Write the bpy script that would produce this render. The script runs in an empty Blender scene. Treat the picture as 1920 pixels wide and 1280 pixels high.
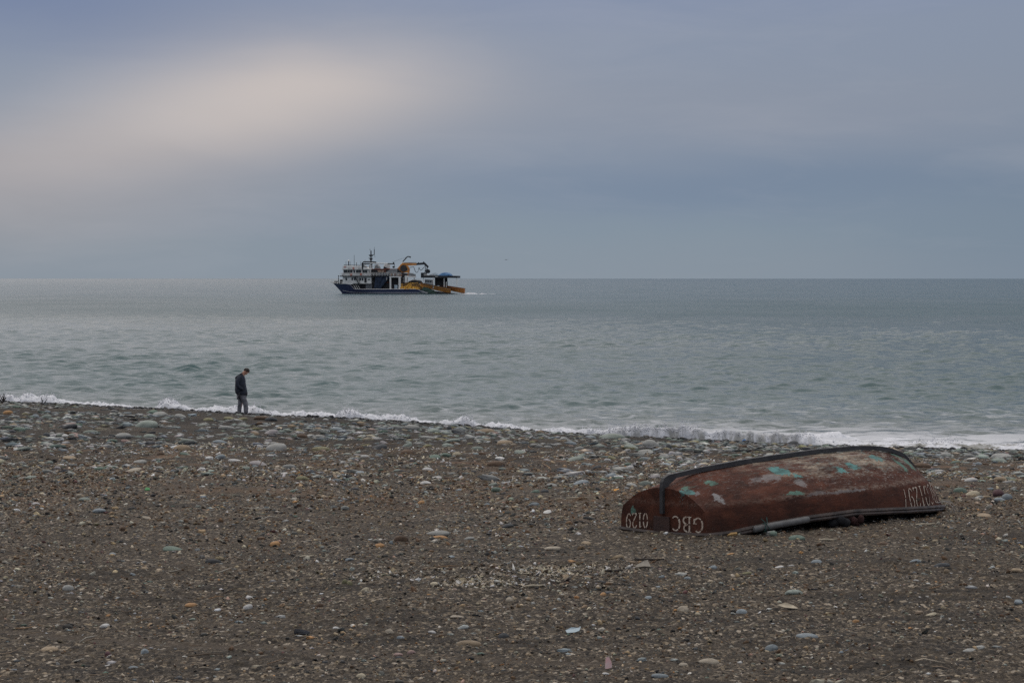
import bpy, bmesh, math, random
import numpy as np
from mathutils import Vector, Matrix

random.seed(7)
RNG = np.random.default_rng(11)
sc = bpy.context.scene
COL = sc.collection

# ------------------------------------------------------------------ camera
F_PX = 5200.0                      # focal length in pixels of a 1920 px wide picture
PITCH = math.atan(118 / F_PX)
CAM_Z = 5.75                       # metres above the sea
cam_d = bpy.data.cameras.new('camera')
cam_d.sensor_width = 36.0
cam_d.lens = F_PX / 1920 * 36.0
cam_d.clip_start = 0.5
cam_d.clip_end = 200000
cam = bpy.data.objects.new('camera', cam_d)
COL.objects.link(cam)
cam.location = (0, 0, CAM_Z)
cam.rotation_euler = (math.pi / 2 - PITCH, 0, 0)
sc.camera = cam
sc.view_settings.view_transform = 'Standard'
sc.view_settings.look = 'None'
sc.view_settings.exposure = 0.0
sc.view_settings.gamma = 1.0
sc.cycles.max_bounces = 6
sc.cycles.use_denoising = False      # keep the fine grain of the shingle


# ------------------------------------------------------------------ node helpers
class NT:
    """small helper for building node trees"""
    def __init__(self, tree):
        self.t = tree
        tree.nodes.clear()

    def n(self, kind, **kw):
        nd = self.t.nodes.new(kind)
        for k, v in kw.items():
            setattr(nd, k, v)
        return nd

    def link(self, a, b):
        self.t.links.new(a, b)

    def val(self, sock, v):
        if hasattr(v, 'is_linked') or isinstance(v, bpy.types.NodeSocket):
            self.t.links.new(v, sock)
        else:
            sock.default_value = v

    def m(self, op, a, b=0.0, c=0.0, clamp=False):
        nd = self.n('ShaderNodeMath', operation=op)
        nd.use_clamp = clamp
        self.val(nd.inputs[0], a)
        self.val(nd.inputs[1], b)
        self.val(nd.inputs[2], c)
        return nd.outputs[0]

    def sstep(self, x, lo, hi, a=0.0, b=1.0):
        nd = self.n('ShaderNodeMapRange', interpolation_type='SMOOTHSTEP')
        self.val(nd.inputs[0], x)
        for i, v in enumerate((lo, hi, a, b)):
            self.val(nd.inputs[1 + i], v)
        return nd.outputs[0]

    def mix(self, f, a, b, blend='MIX'):
        nd = self.n('ShaderNodeMix', data_type='RGBA', blend_type=blend)
        self.val(nd.inputs[0], f)
        for s, v in ((nd.inputs[6], a), (nd.inputs[7], b)):
            if isinstance(v, (tuple, list)):
                s.default_value = (*v[:3], 1)
            else:
                self.t.links.new(v, s)
        return nd.outputs[2]

    def noise(self, vec, scale, detail=3, rough=0.55, dist=0.0, out=0):
        nd = self.n('ShaderNodeTexNoise')
        if vec is not None:
            self.t.links.new(vec, nd.inputs['Vector'])
        nd.inputs['Scale'].default_value = scale
        nd.inputs['Detail'].default_value = detail
        nd.inputs['Roughness'].default_value = rough
        nd.inputs['Distortion'].default_value = dist
        return nd.outputs[out]

    def mapping(self, vec, scale=(1, 1, 1), rot=(0, 0, 0), loc=(0, 0, 0)):
        nd = self.n('ShaderNodeMapping')
        self.t.links.new(vec, nd.inputs[0])
        nd.inputs['Scale'].default_value = scale
        nd.inputs['Rotation'].default_value = rot
        nd.inputs['Location'].default_value = loc
        return nd.outputs[0]

    def ramp(self, f, stops, interp='LINEAR'):
        nd = self.n('ShaderNodeValToRGB')
        cr = nd.color_ramp
        cr.interpolation = interp
        while len(cr.elements) < len(stops):
            cr.elements.new(0.5)
        for e, (p, c) in zip(cr.elements, stops):
            e.position = p
            e.color = (*c[:3], 1) if isinstance(c, (tuple, list)) else (c, c, c, 1)
        self.t.links.new(f, nd.inputs[0])
        return nd.outputs[0]


def lin(r, g, b):
    """8-bit sRGB to linear"""
    o = []
    for c in (r, g, b):
        c /= 255
        o.append(c / 12.92 if c <= 0.04045 else ((c + 0.055) / 1.055) ** 2.4)
    return tuple(o)


# ------------------------------------------------------------------ world: overcast evening sky
SUN_EL, SUN_AZ = math.radians(48), math.radians(-25)     # azimuth from +Y, negative = left
w = bpy.data.worlds.new('World')
sc.world = w
w.use_nodes = True
T = NT(w.node_tree)
tc = T.n('ShaderNodeTexCoord')
sep = T.n('ShaderNodeSeparateXYZ')
T.link(tc.outputs['Generated'], sep.inputs[0])
X, Y, Z = sep.outputs
AZ = T.m('ARCTAN2', X, Y)
EL = T.m('ARCSINE', Z)
comb = T.n('ShaderNodeCombineXYZ')
T.link(AZ, comb.inputs[0])
T.link(EL, comb.inputs[1])
cv = comb.outputs[0]
nz1 = T.noise(T.mapping(cv, (5, 16, 1), (0, 0, .06)), 1.0, 4, 0.5, 0.3)
nz2 = T.noise(T.mapping(cv, (9, 40, 1), (0, 0, .1), (3, 1, 0)), 1.0, 4, 0.55, 0.4)
nn = T.m('ADD', T.m('SUBTRACT', nz1, 0.5), T.m('MULTIPLY', T.m('SUBTRACT', nz2, 0.5), 0.5))
ELN = T.m('ADD', EL, T.m('MULTIPLY', nn, 0.026))
AZN = T.m('ADD', AZ, T.m('MULTIPLY', nn, 0.06))


def blob(az, el, ra, re, slope=0.0, p=1.0):
    """soft elliptical cloud patch around a direction (radians)"""
    da = T.m('SUBTRACT', AZN, az)
    de = T.m('SUBTRACT', T.m('SUBTRACT', ELN, el), T.m('MULTIPLY', da, slope))
    q = T.m('ADD', T.m('POWER', T.m('ABSOLUTE', T.m('DIVIDE', da, ra)), 2.0),
            T.m('POWER', T.m('ABSOLUTE', T.m('DIVIDE', de, re)), 2.0))
    return T.m('EXPONENT', T.m('MULTIPLY', q, -p))


deg = math.radians
# vertical layers of the cloud cover (elevation in radians / 1.6)
base = T.ramp(T.m('DIVIDE', T.m('MAXIMUM', ELN, 0.0), 0.125, clamp=True), [
    (0.00, lin(136, 148, 160)), (0.12, lin(132, 147, 161)), (0.30, lin(131, 145, 164)),
    (0.50, lin(139, 150, 167)), (0.72, lin(137, 148, 168)), (0.90, lin(129, 142, 171)), (1.0, lin(124, 138, 170))])
high = T.ramp(T.m('DIVIDE', EL, 1.5708, clamp=True), [
    (0.0, lin(124, 138, 168)), (0.10, lin(128, 140, 165)), (0.24, lin(165, 172, 185)),
    (0.5, lin(222, 224, 228)), (1.0, lin(250, 250, 250))])
c = T.mix(T.sstep(EL, 0.10, 0.2), base, high)
# darker and bluer to the right, paler lower left
c = T.mix(T.m('MULTIPLY', blob(0.09, 0.034, 0.13, 0.012, 0.02), 0.75), c, lin(114, 133, 157))
c = T.mix(T.m('MULTIPLY', blob(0.20, 0.02, 0.09, 0.05), 0.55), c, lin(110, 128, 148))
c = T.mix(T.m('MULTIPLY', blob(-0.20, 0.100, 0.10, 0.017, -.10), 0.75), c, lin(113, 128, 161))
c = T.mix(T.m('MULTIPLY', blob(0.10, 0.058, 0.12, 0.018, 0.0), 0.5), c, lin(141, 147, 162))
c = T.mix(T.m('MULTIPLY', blob(-0.20, 0.026, 0.12, 0.020, 0.05), 0.75), c, lin(157, 156, 160))
c = T.mix(T.m('MULTIPLY', blob(-0.175, 0.045, 0.12, 0.014, 0.10), 0.72), c, lin(170, 164, 165))
# the glow of the hidden sun
c = T.mix(T.m('MULTIPLY', blob(-0.089, 0.065, 0.064, 0.020, 0.11), 0.90), c, lin(201, 192, 188))
nz3 = T.noise(T.mapping(cv, (14, 70, 1), (0, 0, .08), (1, 5, 0)), 1.0, 6, 0.62, 0.5)
c = T.mix(T.m('MULTIPLY', T.m('ADD', nn, T.m('SUBTRACT', nz3, .45), clamp=True), 0.34), c, lin(180, 181, 188))
sky = T.n('ShaderNodeTexSky', sky_type='NISHITA')
sky.sun_disc = False
sky.sun_elevation = SUN_EL
sky.sun_rotation = SUN_AZ
bg1 = T.n('ShaderNodeBackground')
T.link(sky.outputs[0], bg1.inputs[0])
bg1.inputs[1].default_value = 0.05
bg2 = T.n('ShaderNodeBackground')
T.link(c, bg2.inputs[0])
bg2.inputs[1].default_value = 1.0
mx = T.n('ShaderNodeMixShader')
mx.inputs[0].default_value = 0.97
T.link(bg1.outputs[0], mx.inputs[1])
T.link(bg2.outputs[0], mx.inputs[2])
wo = T.n('ShaderNodeOutputWorld')
T.link(mx.outputs[0], wo.inputs[0])

sun_d = bpy.data.lights.new('sun', 'SUN')
sun_d.energy = 1.05
sun_d.angle = math.radians(95)
sun_d.color = (1.0, 0.90, 0.80)
sun = bpy.data.objects.new('sun', sun_d)
COL.objects.link(sun)
sd = Vector((math.sin(SUN_AZ) * math.cos(SUN_EL), math.cos(SUN_AZ) * math.cos(SUN_EL), math.sin(SUN_EL)))
sun.rotation_euler = (-sd).to_track_quat('-Z', 'Y').to_euler()
sun.location = sd * 50

# ------------------------------------------------------------------ maths helpers
CT, ST = math.cos(PITCH), math.sin(PITCH)


def ray(px, row):
    cx = (px - 960) / F_PX
    cu = -(row - 640) / F_PX
    return np.array([cx, CT + cu * ST, -ST + cu * CT])


def _h(ix, iy, seed):
    n = (ix.astype(np.int64) * 374761393 + iy.astype(np.int64) * 668265263 + seed * 974711) & 0xFFFFFFFF
    n = ((n ^ (n >> 13)) * 1274126177) & 0xFFFFFFFF
    n = (n ^ (n >> 16)) & 0xFFFFFFFF
    return (n & 0xFFFFFF) / float(0xFFFFFF)


def vnoise(x, y, seed=0):
    x = np.asarray(x, float)
    y = np.asarray(y, float)
    ix, iy = np.floor(x), np.floor(y)
    fx, fy = x - ix, y - iy
    fx = fx * fx * fx * (fx * (fx * 6 - 15) + 10)
    fy = fy * fy * fy * (fy * (fy * 6 - 15) + 10)
    a, b = _h(ix, iy, seed), _h(ix + 1, iy, seed)
    c_, d = _h(ix, iy + 1, seed), _h(ix + 1, iy + 1, seed)
    return (a + (b - a) * fx) * (1 - fy) + (c_ + (d - c_) * fx) * fy


def fbm(x, y, seed=0, oct=4, gain=0.5):
    s, a, t = 0.0, 1.0, 0.0
    for o in range(oct):
        s = s + a * vnoise(np.asarray(x) * 2 ** o + 17.3 * o, np.asarray(y) * 2 ** o - 9.1 * o, seed + o)
        t += a
        a *= gain
    return s / t


# the beach: a flat upper part, a long slope down to the crest line, a steep face into the water
_gx = np.arange(-140, 140.1, 0.5)
_cx = [-140, -60, -20.0, -9.17, -4.3, 0.0, 4.3, 8.57, 12.6, 16.7, 60, 140]
_cy = [200, 140, 108.5, 99.3, 96.4, 93.4, 93.2, 92.8, 91.8, 90.4, 78, 60]
_ch = [.95, .95, .95, .90, .80, .65, .40, .20, .13, .10, .10, .10]
_k = np.ones(7) / 7
_gy = np.convolve(np.pad(np.interp(_gx, _cx, _cy), 3, mode='edge'), _k, 'valid')
_gh = np.convolve(np.pad(np.interp(_gx, _cx, _ch), 3, mode='edge'), _k, 'valid')
Z_NEAR = 3.06


def crest(x):
    return np.interp(x, _gx, _gy), np.interp(x, _gx, _gh)


def ground_smooth(x, y):
    x = np.asarray(x, float)
    y = np.asarray(y, float)
    yc, hc = crest(x)
    yc = yc + (fbm(x * .35, x * 0 + 3.0, 5, 3) - .5) * 1.0
    t = np.clip((y - 31) / (yc - 31), 0, 1)
    t2 = np.where(t < .15, t * t / .30, t - .075) / .925
    zin = Z_NEAR + (hc - Z_NEAR) * t2
    s = np.maximum(y - yc, 0)
    face = hc - .20 * (np.sqrt(s * s + .16) - .4)
    z = np.where(y <= yc, zin, face)
    return np.maximum(z, -2.0)


def tracks(x, y):
    """two shallow tyre tracks pressed in the near gravel: 0 outside, 1 in the middle"""
    t = 0
    for (y0, k, q, wd) in ((21.3, -.10, .012, .17), (19.6, -.34, .02, .16), (18.3, -.16, .015, .15)):
        yy = y0 + k * x + q * x * x
        t = np.maximum(t, np.exp(-((y - yy) / wd) ** 2) * np.clip(fbm(x * .25, y0 + 0 * x, 77, 2) * 2.6 - .75, 0, 1))
    return t


def ground(x, y):
    x = np.asarray(x, float)
    y = np.asarray(y, float)
    z = ground_smooth(x, y)
    u = (fbm(x * .22, y * .16, 31, 3) - .5) * .10 + (fbm(x * 1.1, y * .7, 41, 3) - .5) * .05
    fade = 1 - .5 * np.clip((y - 25) / 70, 0, 1)
    fade = fade * np.clip((y - 12) / 3, 0, 1)
    return z + u * fade - .015 * tracks(x, y)


def ground_fine(x, y):
    g = ground(x, y)
    tr = 1 - .8 * tracks(x, y)
    sc_ = np.clip(y / 26, 1, 3)
    f1 = (fbm(x * 9 / sc_, y * 8 / sc_, 51, 3, .6) - .5) * .034
    f2 = np.clip(vnoise(x * 22 / sc_, y * 20 / sc_, 61) - .55, 0, 1) * .03
    return g + (f1 + f2) * tr * np.clip((y - 12) / 3, 0, 1)


def at(px, row):
    """the point of the ground seen at a place in the picture"""
    d = ray(px, row)
    s = np.linspace(12, 125, 4000)
    g = ground(d[0] * s, d[1] * s)
    below = (CAM_Z + d[2] * s) < g
    i = int(np.argmax(below)) if below.any() else 3999
    return float(d[0] * s[i]), float(d[1] * s[i]), float(g[i])


def make_mesh(name, v, f, mat=None, parent=None, smooth=False, loc=None):
    me = bpy.data.meshes.new(name)
    v = np.asarray(v, float)
    if isinstance(f, np.ndarray):
        nv, nf, k = len(v), len(f), f.shape[1]
        me.vertices.add(nv)
        me.vertices.foreach_set('co', v.astype(np.float32).ravel())
        me.loops.add(nf * k)
        me.loops.foreach_set('vertex_index', f.astype(np.int32).ravel())
        me.polygons.add(nf)
        me.polygons.foreach_set('loop_start', np.arange(0, nf * k, k, dtype=np.int32))
        me.polygons.foreach_set('loop_total', np.full(nf, k, dtype=np.int32))
        me.update(calc_edges=True)
        me.validate()
    else:
        me.from_pydata([tuple(p) for p in v], [], f)
        me.update()
    if smooth:
        me.polygons.foreach_set('use_smooth', [True] * len(me.polygons))
    if mat:
        me.materials.append(mat)
    o = bpy.data.objects.new(name, me)
    COL.objects.link(o)
    if parent:
        o.parent = parent
    if loc is not None:
        o.location = loc
    return o


def tag(o, label=None, cat=None, group=None, kind=None):
    if label:
        o['label'] = label
    if cat:
        o['category'] = cat
    if group:
        o['group'] = group
    if kind:
        o['kind'] = kind
    return o


def empty(name, loc=(0, 0, 0), rz=0.0):
    o = bpy.data.objects.new(name, None)
    COL.objects.link(o)
    o.location = loc
    o.rotation_euler = (0, 0, rz)
    return o


def grid_faces(nr, nc):
    i = np.arange(nr - 1)[:, None] * nc + np.arange(nc - 1)[None, :]
    return np.stack([i, i + 1, i + nc + 1, i + nc], -1).reshape(-1, 4)


def material(name, col, rough=0.6, metal=0.0, var=0.25, scale=3.0, bump=0.0, spec=0.4, col2=None, coords='Object'):
    """procedural paint / stone / cloth: two tones mixed by noise, with optional bump"""
    m = bpy.data.materials.new(name)
    m.use_nodes = True
    t = NT(m.node_tree)
    tcx = t.n('ShaderNodeTexCoord')
    vec = tcx.outputs[coords]
    nz = t.noise(vec, scale, 5, 0.6)
    c2 = col2 or tuple(x * (1 - var) for x in col)
    c1 = col if col2 else tuple(min(1, x * (1 + var)) for x in col)
    cc = t.mix(t.sstep(nz, 0.35, 0.65), c1, c2)
    p = t.n('ShaderNodeBsdfPrincipled')
    t.link(cc, p.inputs['Base Color'])
    p.inputs['Roughness'].default_value = rough
    p.inputs['Metallic'].default_value = metal
    p.inputs['Specular IOR Level'].default_value = spec
    if bump:
        b = t.n('ShaderNodeBump')
        b.inputs['Strength'].default_value = bump
        b.inputs['Distance'].default_value = 0.02
        t.link(t.noise(vec, scale * 6, 4, 0.6), b.inputs['Height'])
        t.link(b.outputs[0], p.inputs['Normal'])
    o = t.n('ShaderNodeOutputMaterial')
    t.link(p.outputs[0], o.inputs[0])
    return m


class MB:
    """collects simple solids into one mesh"""
    def __init__(self):
        self.v, self.f = [], []

    def add(self, v, f):
        k = len(self.v)
        self.v += [tuple(p) for p in v]
        self.f += [tuple(i + k for i in q) for q in f]
        return self

    def box(self, x0, x1, y0, y1, z0, z1):
        v = [(x, y, z) for z in (z0, z1) for y in (y0, y1) for x in (x0, x1)]
        return self.add(v, [(0, 2, 3, 1), (4, 5, 7, 6), (0, 1, 5, 4), (2, 6, 7, 3), (0, 4, 6, 2), (1, 3, 7, 5)])

    def prism(self, outline, y0, y1):
        """outline in (x, z), extruded along y"""
        n = len(outline)
        v = [(x, y0, z) for x, z in outline] + [(x, y1, z) for x, z in outline]
        f = [tuple(range(n)), tuple(range(2 * n - 1, n - 1, -1))]
        f += [(i, i + n, (i + 1) % n + n, (i + 1) % n) for i in range(n)]
        return self.add(v, f)

    def tube(self, pts, r, n=8, cap=True):
        pts = [Vector(p) for p in pts]
        rr = r if isinstance(r, (list, tuple)) else [r] * len(pts)
        v, f = [], []
        for i, p in enumerate(pts):
            d = (pts[min(i + 1, len(pts) - 1)] - pts[max(i - 1, 0)]).normalized()
            up = Vector((0, 0, 1)) if abs(d.z) < .95 else Vector((1, 0, 0))
            a = d.cross(up).normalized()
            b = d.cross(a).normalized()
            for k in range(n):
                th = 2 * math.pi * k / n
                v.append(p + (a * math.cos(th) + b * math.sin(th)) * rr[i])
        for i in range(len(pts) - 1):
            for k in range(n):
                f.append((i * n + k, i * n + (k + 1) % n, (i + 1) * n + (k + 1) % n, (i + 1) * n + k))
        if cap:
            f.append(tuple(range(n - 1, -1, -1)))
            f.append(tuple((len(pts) - 1) * n + k for k in range(n)))
        return self.add(v, f)

    def ball(self, c, r, nu=10, nv=7, squash=(1, 1, 1)):
        v, f = [], []
        for i in range(nv + 1):
            ph = math.pi * i / nv
            for k in range(nu):
                th = 2 * math.pi * k / nu
                v.append((c[0] + r * squash[0] * math.sin(ph) * math.cos(th),
                          c[1] + r * squash[1] * math.sin(ph) * math.sin(th),
                          c[2] + r * squash[2] * math.cos(ph)))
        for i in range(nv):
            for k in range(nu):
                f.append((i * nu + k, (i + 1) * nu + k, (i + 1) * nu + (k + 1) % nu, i * nu + (k + 1) % nu))
        return self.add(v, f)

    def torus(self, c, R, r, n=18, k=8, axis='y'):
        v, f = [], []
        for i in range(n):
            a = 2 * math.pi * i / n
            for j in range(k):
                b = 2 * math.pi * j / k
                q = (R + r * math.cos(b))
                p = (q * math.cos(a), r * math.sin(b), q * math.sin(a))
                v.append((c[0] + p[0], c[1] + p[1], c[2] + p[2]))
        for i in range(n):
            for j in range(k):
                f.append((i * k + j, i * k + (j + 1) % k, ((i + 1) % n) * k + (j + 1) % k, ((i + 1) % n) * k + j))
        return self.add(v, f)

    def build(self, name, mat, parent=None, smooth=False, bevel=0.0, sub=0):
        o = make_mesh(name, self.v, self.f, mat, parent, smooth)
        bm = bmesh.new()
        bm.from_mesh(o.data)
        bmesh.ops.recalc_face_normals(bm, faces=bm.faces)
        bm.to_mesh(o.data)
        bm.free()
        if bevel:
            b = o.modifiers.new('bevel', 'BEVEL')
            b.width = bevel
            b.segments = 2
        if sub:
            s = o.modifiers.new('sub', 'SUBSURF')
            s.levels = s.render_levels = sub
        return o


# ------------------------------------------------------------------ the beach
def gravel_material():
    m = bpy.data.materials.new('dark_gravel')
    m.use_nodes = True
    t = NT(m.node_tree)
    tcx = t.n('ShaderNodeTexCoord')
    vec = tcx.outputs['Object']
    # grains of several sizes, each cell with its own tone
    def cells(scale, stretch=(1, 1, 1)):
        vo = t.n('ShaderNodeTexVoronoi')
        vo.inputs['Scale'].default_value = scale
        t.link(t.mapping(vec, stretch), vo.inputs['Vector'])
        s = t.n('ShaderNodeSeparateColor')
        t.link(vo.outputs['Color'], s.inputs[0])
        return s.outputs, vo.outputs['Distance']
    a, da = cells(34, (1, .55, 1))
    b, db = cells(75, (1, .5, 1))
    g1 = t.ramp(a[0], [(0, lin(29, 25, 21)), (.35, lin(53, 46, 39)), (.62, lin(77, 68, 57)), (.84, lin(107, 96, 81)), (.93, lin(150, 134, 112)), (1, lin(186, 174, 158))])
    g2 = t.ramp(b[1], [(0, lin(33, 29, 24)), (.4, lin(59, 52, 44)), (.75, lin(90, 80, 67)), (.93, lin(120, 105, 90)), (1, lin(170, 158, 140))])
    near = t.mix(t.m('MULTIPLY', t.sstep(t.noise(vec, 14, 3, .6), .42, .6), .8), g1, g2)
    # fine dark sand between the cobbles farther down the beach
    sand = t.mix(t.noise(vec, 60, 4, .7), lin(33, 28, 22), lin(54, 46, 36))
    geo = t.n('ShaderNodeAttribute')
    geo.attribute_name = 'sand'
    cc = t.mix(geo.outputs['Fac'], near, sand)
    # broad tone patches, drier brown litter streaks
    big = t.noise(t.mapping(vec, (.35, .8, 1)), 1.0, 5, .6, .3)
    cc = t.mix(t.sstep(big, .46, .62, 0, .45), cc, lin(72, 61, 48), 'MIX')
    dk = t.noise(t.mapping(vec, (.5, 1.4, 1), (0, 0, .1), (9, 4, 0)), 1.0, 5, .65)
    cc = t.mix(t.sstep(dk, .5, .64, 0, .65), cc, lin(40, 35, 30), 'MIX')
    rust = t.noise(t.mapping(vec, (.8, .5, 1), (0, 0, 0), (31, 7, 0)), 1.0, 6, .7, .5)
    at2 = t.n('ShaderNodeAttribute')
    at2.attribute_name = 'litter'
    cc = t.mix(t.m('MULTIPLY', t.sstep(rust, .45, .63), at2.outputs['Fac']), cc, lin(106, 82, 61), 'MIX')
    tr = t.n('ShaderNodeAttribute')
    tr.attribute_name = 'track'
    cc = t.mix(t.m('MULTIPLY', tr.outputs['Fac'], .9), cc, t.mix(t.noise(t.mapping(vec, (2, 30, 1), (0, 0, -.15)), 1.0, 3, .6), lin(60, 52, 43), lin(92, 80, 67)))
    pl = t.n('ShaderNodeAttribute')
    pl.attribute_name = 'dust'
    dn = t.noise(t.mapping(vec, (26, 13, 1)), 1.0, 5, .75)
    cc = t.mix(t.sstep(t.m('ADD', t.m('MULTIPLY', pl.outputs['Fac'], .62), dn), .80, .92), cc, t.mix(b[2], (.36, .30, .22), (.52, .46, .37)))
    wet = t.n('ShaderNodeAttribute')
    wet.attribute_name = 'wet'
    cc = t.mix(wet.outputs['Fac'], cc, t.mix(.72, cc, (.012, .011, .011)))
    p = t.n('ShaderNodeBsdfPrincipled')
    t.link(cc, p.inputs['Base Color'])
    rg = t.m('SUBTRACT', .9, t.m('MULTIPLY', wet.outputs['Fac'], .45))
    t.link(rg, p.inputs['Roughness'])
    p.inputs['Specular IOR Level'].default_value = .25
    bp = t.n('ShaderNodeBump')
    bp.inputs['Strength'].default_value = .8
    bp.inputs['Distance'].default_value = .02
    hh = t.m('SUBTRACT', t.m('ADD', t.noise(vec, 55, 4, .7), a[1]), t.m('MULTIPLY', da, 1.2))
    t.link(hh, bp.inputs['Height'])
    t.link(bp.outputs[0], p.inputs['Normal'])
    o = t.n('ShaderNodeOutputMaterial')
    t.link(p.outputs[0], o.inputs[0])
    return m


def sand_mask(x, y):
    s = np.clip((y - 38) / 14, 0, 1)
    return s * np.clip(.8 + (fbm(x * .2, y * .12, 91, 3) - .5) * 1.6, 0, 1)


def litter_mask(x, y):
    """the drier strip of drift litter that runs along the middle of the beach"""
    return np.clip(np.exp(-((y - 50 - .1 * x) / 6.5) ** 2) * 1.0 + .55 * np.exp(-((y - 36) / 5.0) ** 2), 0, 1)


def ground_sheet():
    ys = [-60, -30, -10, 0, 6, 10, 12]
    y = 13.0
    while y < 132:
        ys.append(y)
        y += max(.045, .00011 * y * y * .5 if y > 25 else .045, .0022 * (y - 20))
    ys += [140, 160, 200, 260]
    ys = np.array(ys)
    us = np.concatenate([[-14, -6, -3, -1.5, -.9, -.6, -.42, -.34], np.linspace(-.27, .27, 620), [.34, .42, .6, .9, 1.5, 3, 6, 14]])
    YY, UU = np.meshgrid(ys, us, indexing='ij')
    XX = UU * np.maximum(YY, 14)
    XX = np.clip(XX, -500, 500)
    ZZ = ground_fine(XX, YY)
    o = make_mesh('beach_ground', np.stack([XX, YY, ZZ], -1).reshape(-1, 3), grid_faces(len(ys), len(us)), gravel_material(), smooth=True)
    yc, hc = crest(XX)
    s = YY - yc
    wet = np.clip((s + 1.6 + (fbm(XX * .8, YY * .5, 12, 3) - .5) * 1.6 - np.clip((.5 - hc) * 1.5, 0, .6) * -1.0) / .9, 0, 1)
    dust = 0
    for (c_, r_, wc_, wr_, am_) in ((893, 1095, 62, 7, 1.0), (1035, 1072, 70, 10, .95), (1150, 1067, 60, 8, .45), (720, 1080, 70, 9, .40), (310, 960, 24, 4, .6)):
        x0_, y0_, _ = at(c_, r_)
        sx_ = wc_ * y0_ / F_PX
        sy_ = wr_ * y0_ * y0_ / (F_PX * 2.7)
        dust = np.maximum(dust, am_ * np.exp(-(((XX - x0_) / sx_) ** 2 + ((YY - y0_) / sy_) ** 2) ** 1.3))
    for nm, arr in (('dust', dust + 0 * XX), ('sand', sand_mask(XX, YY)), ('litter', litter_mask(XX, YY)), ('wet', wet), ('track', tracks(XX, YY))):
        a = o.data.attributes.new(nm, 'FLOAT', 'POINT')
        a.data.foreach_set('value', arr.astype(np.float32).ravel())
    tag(o, kind='structure')
    return o


ground_sheet()


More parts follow.
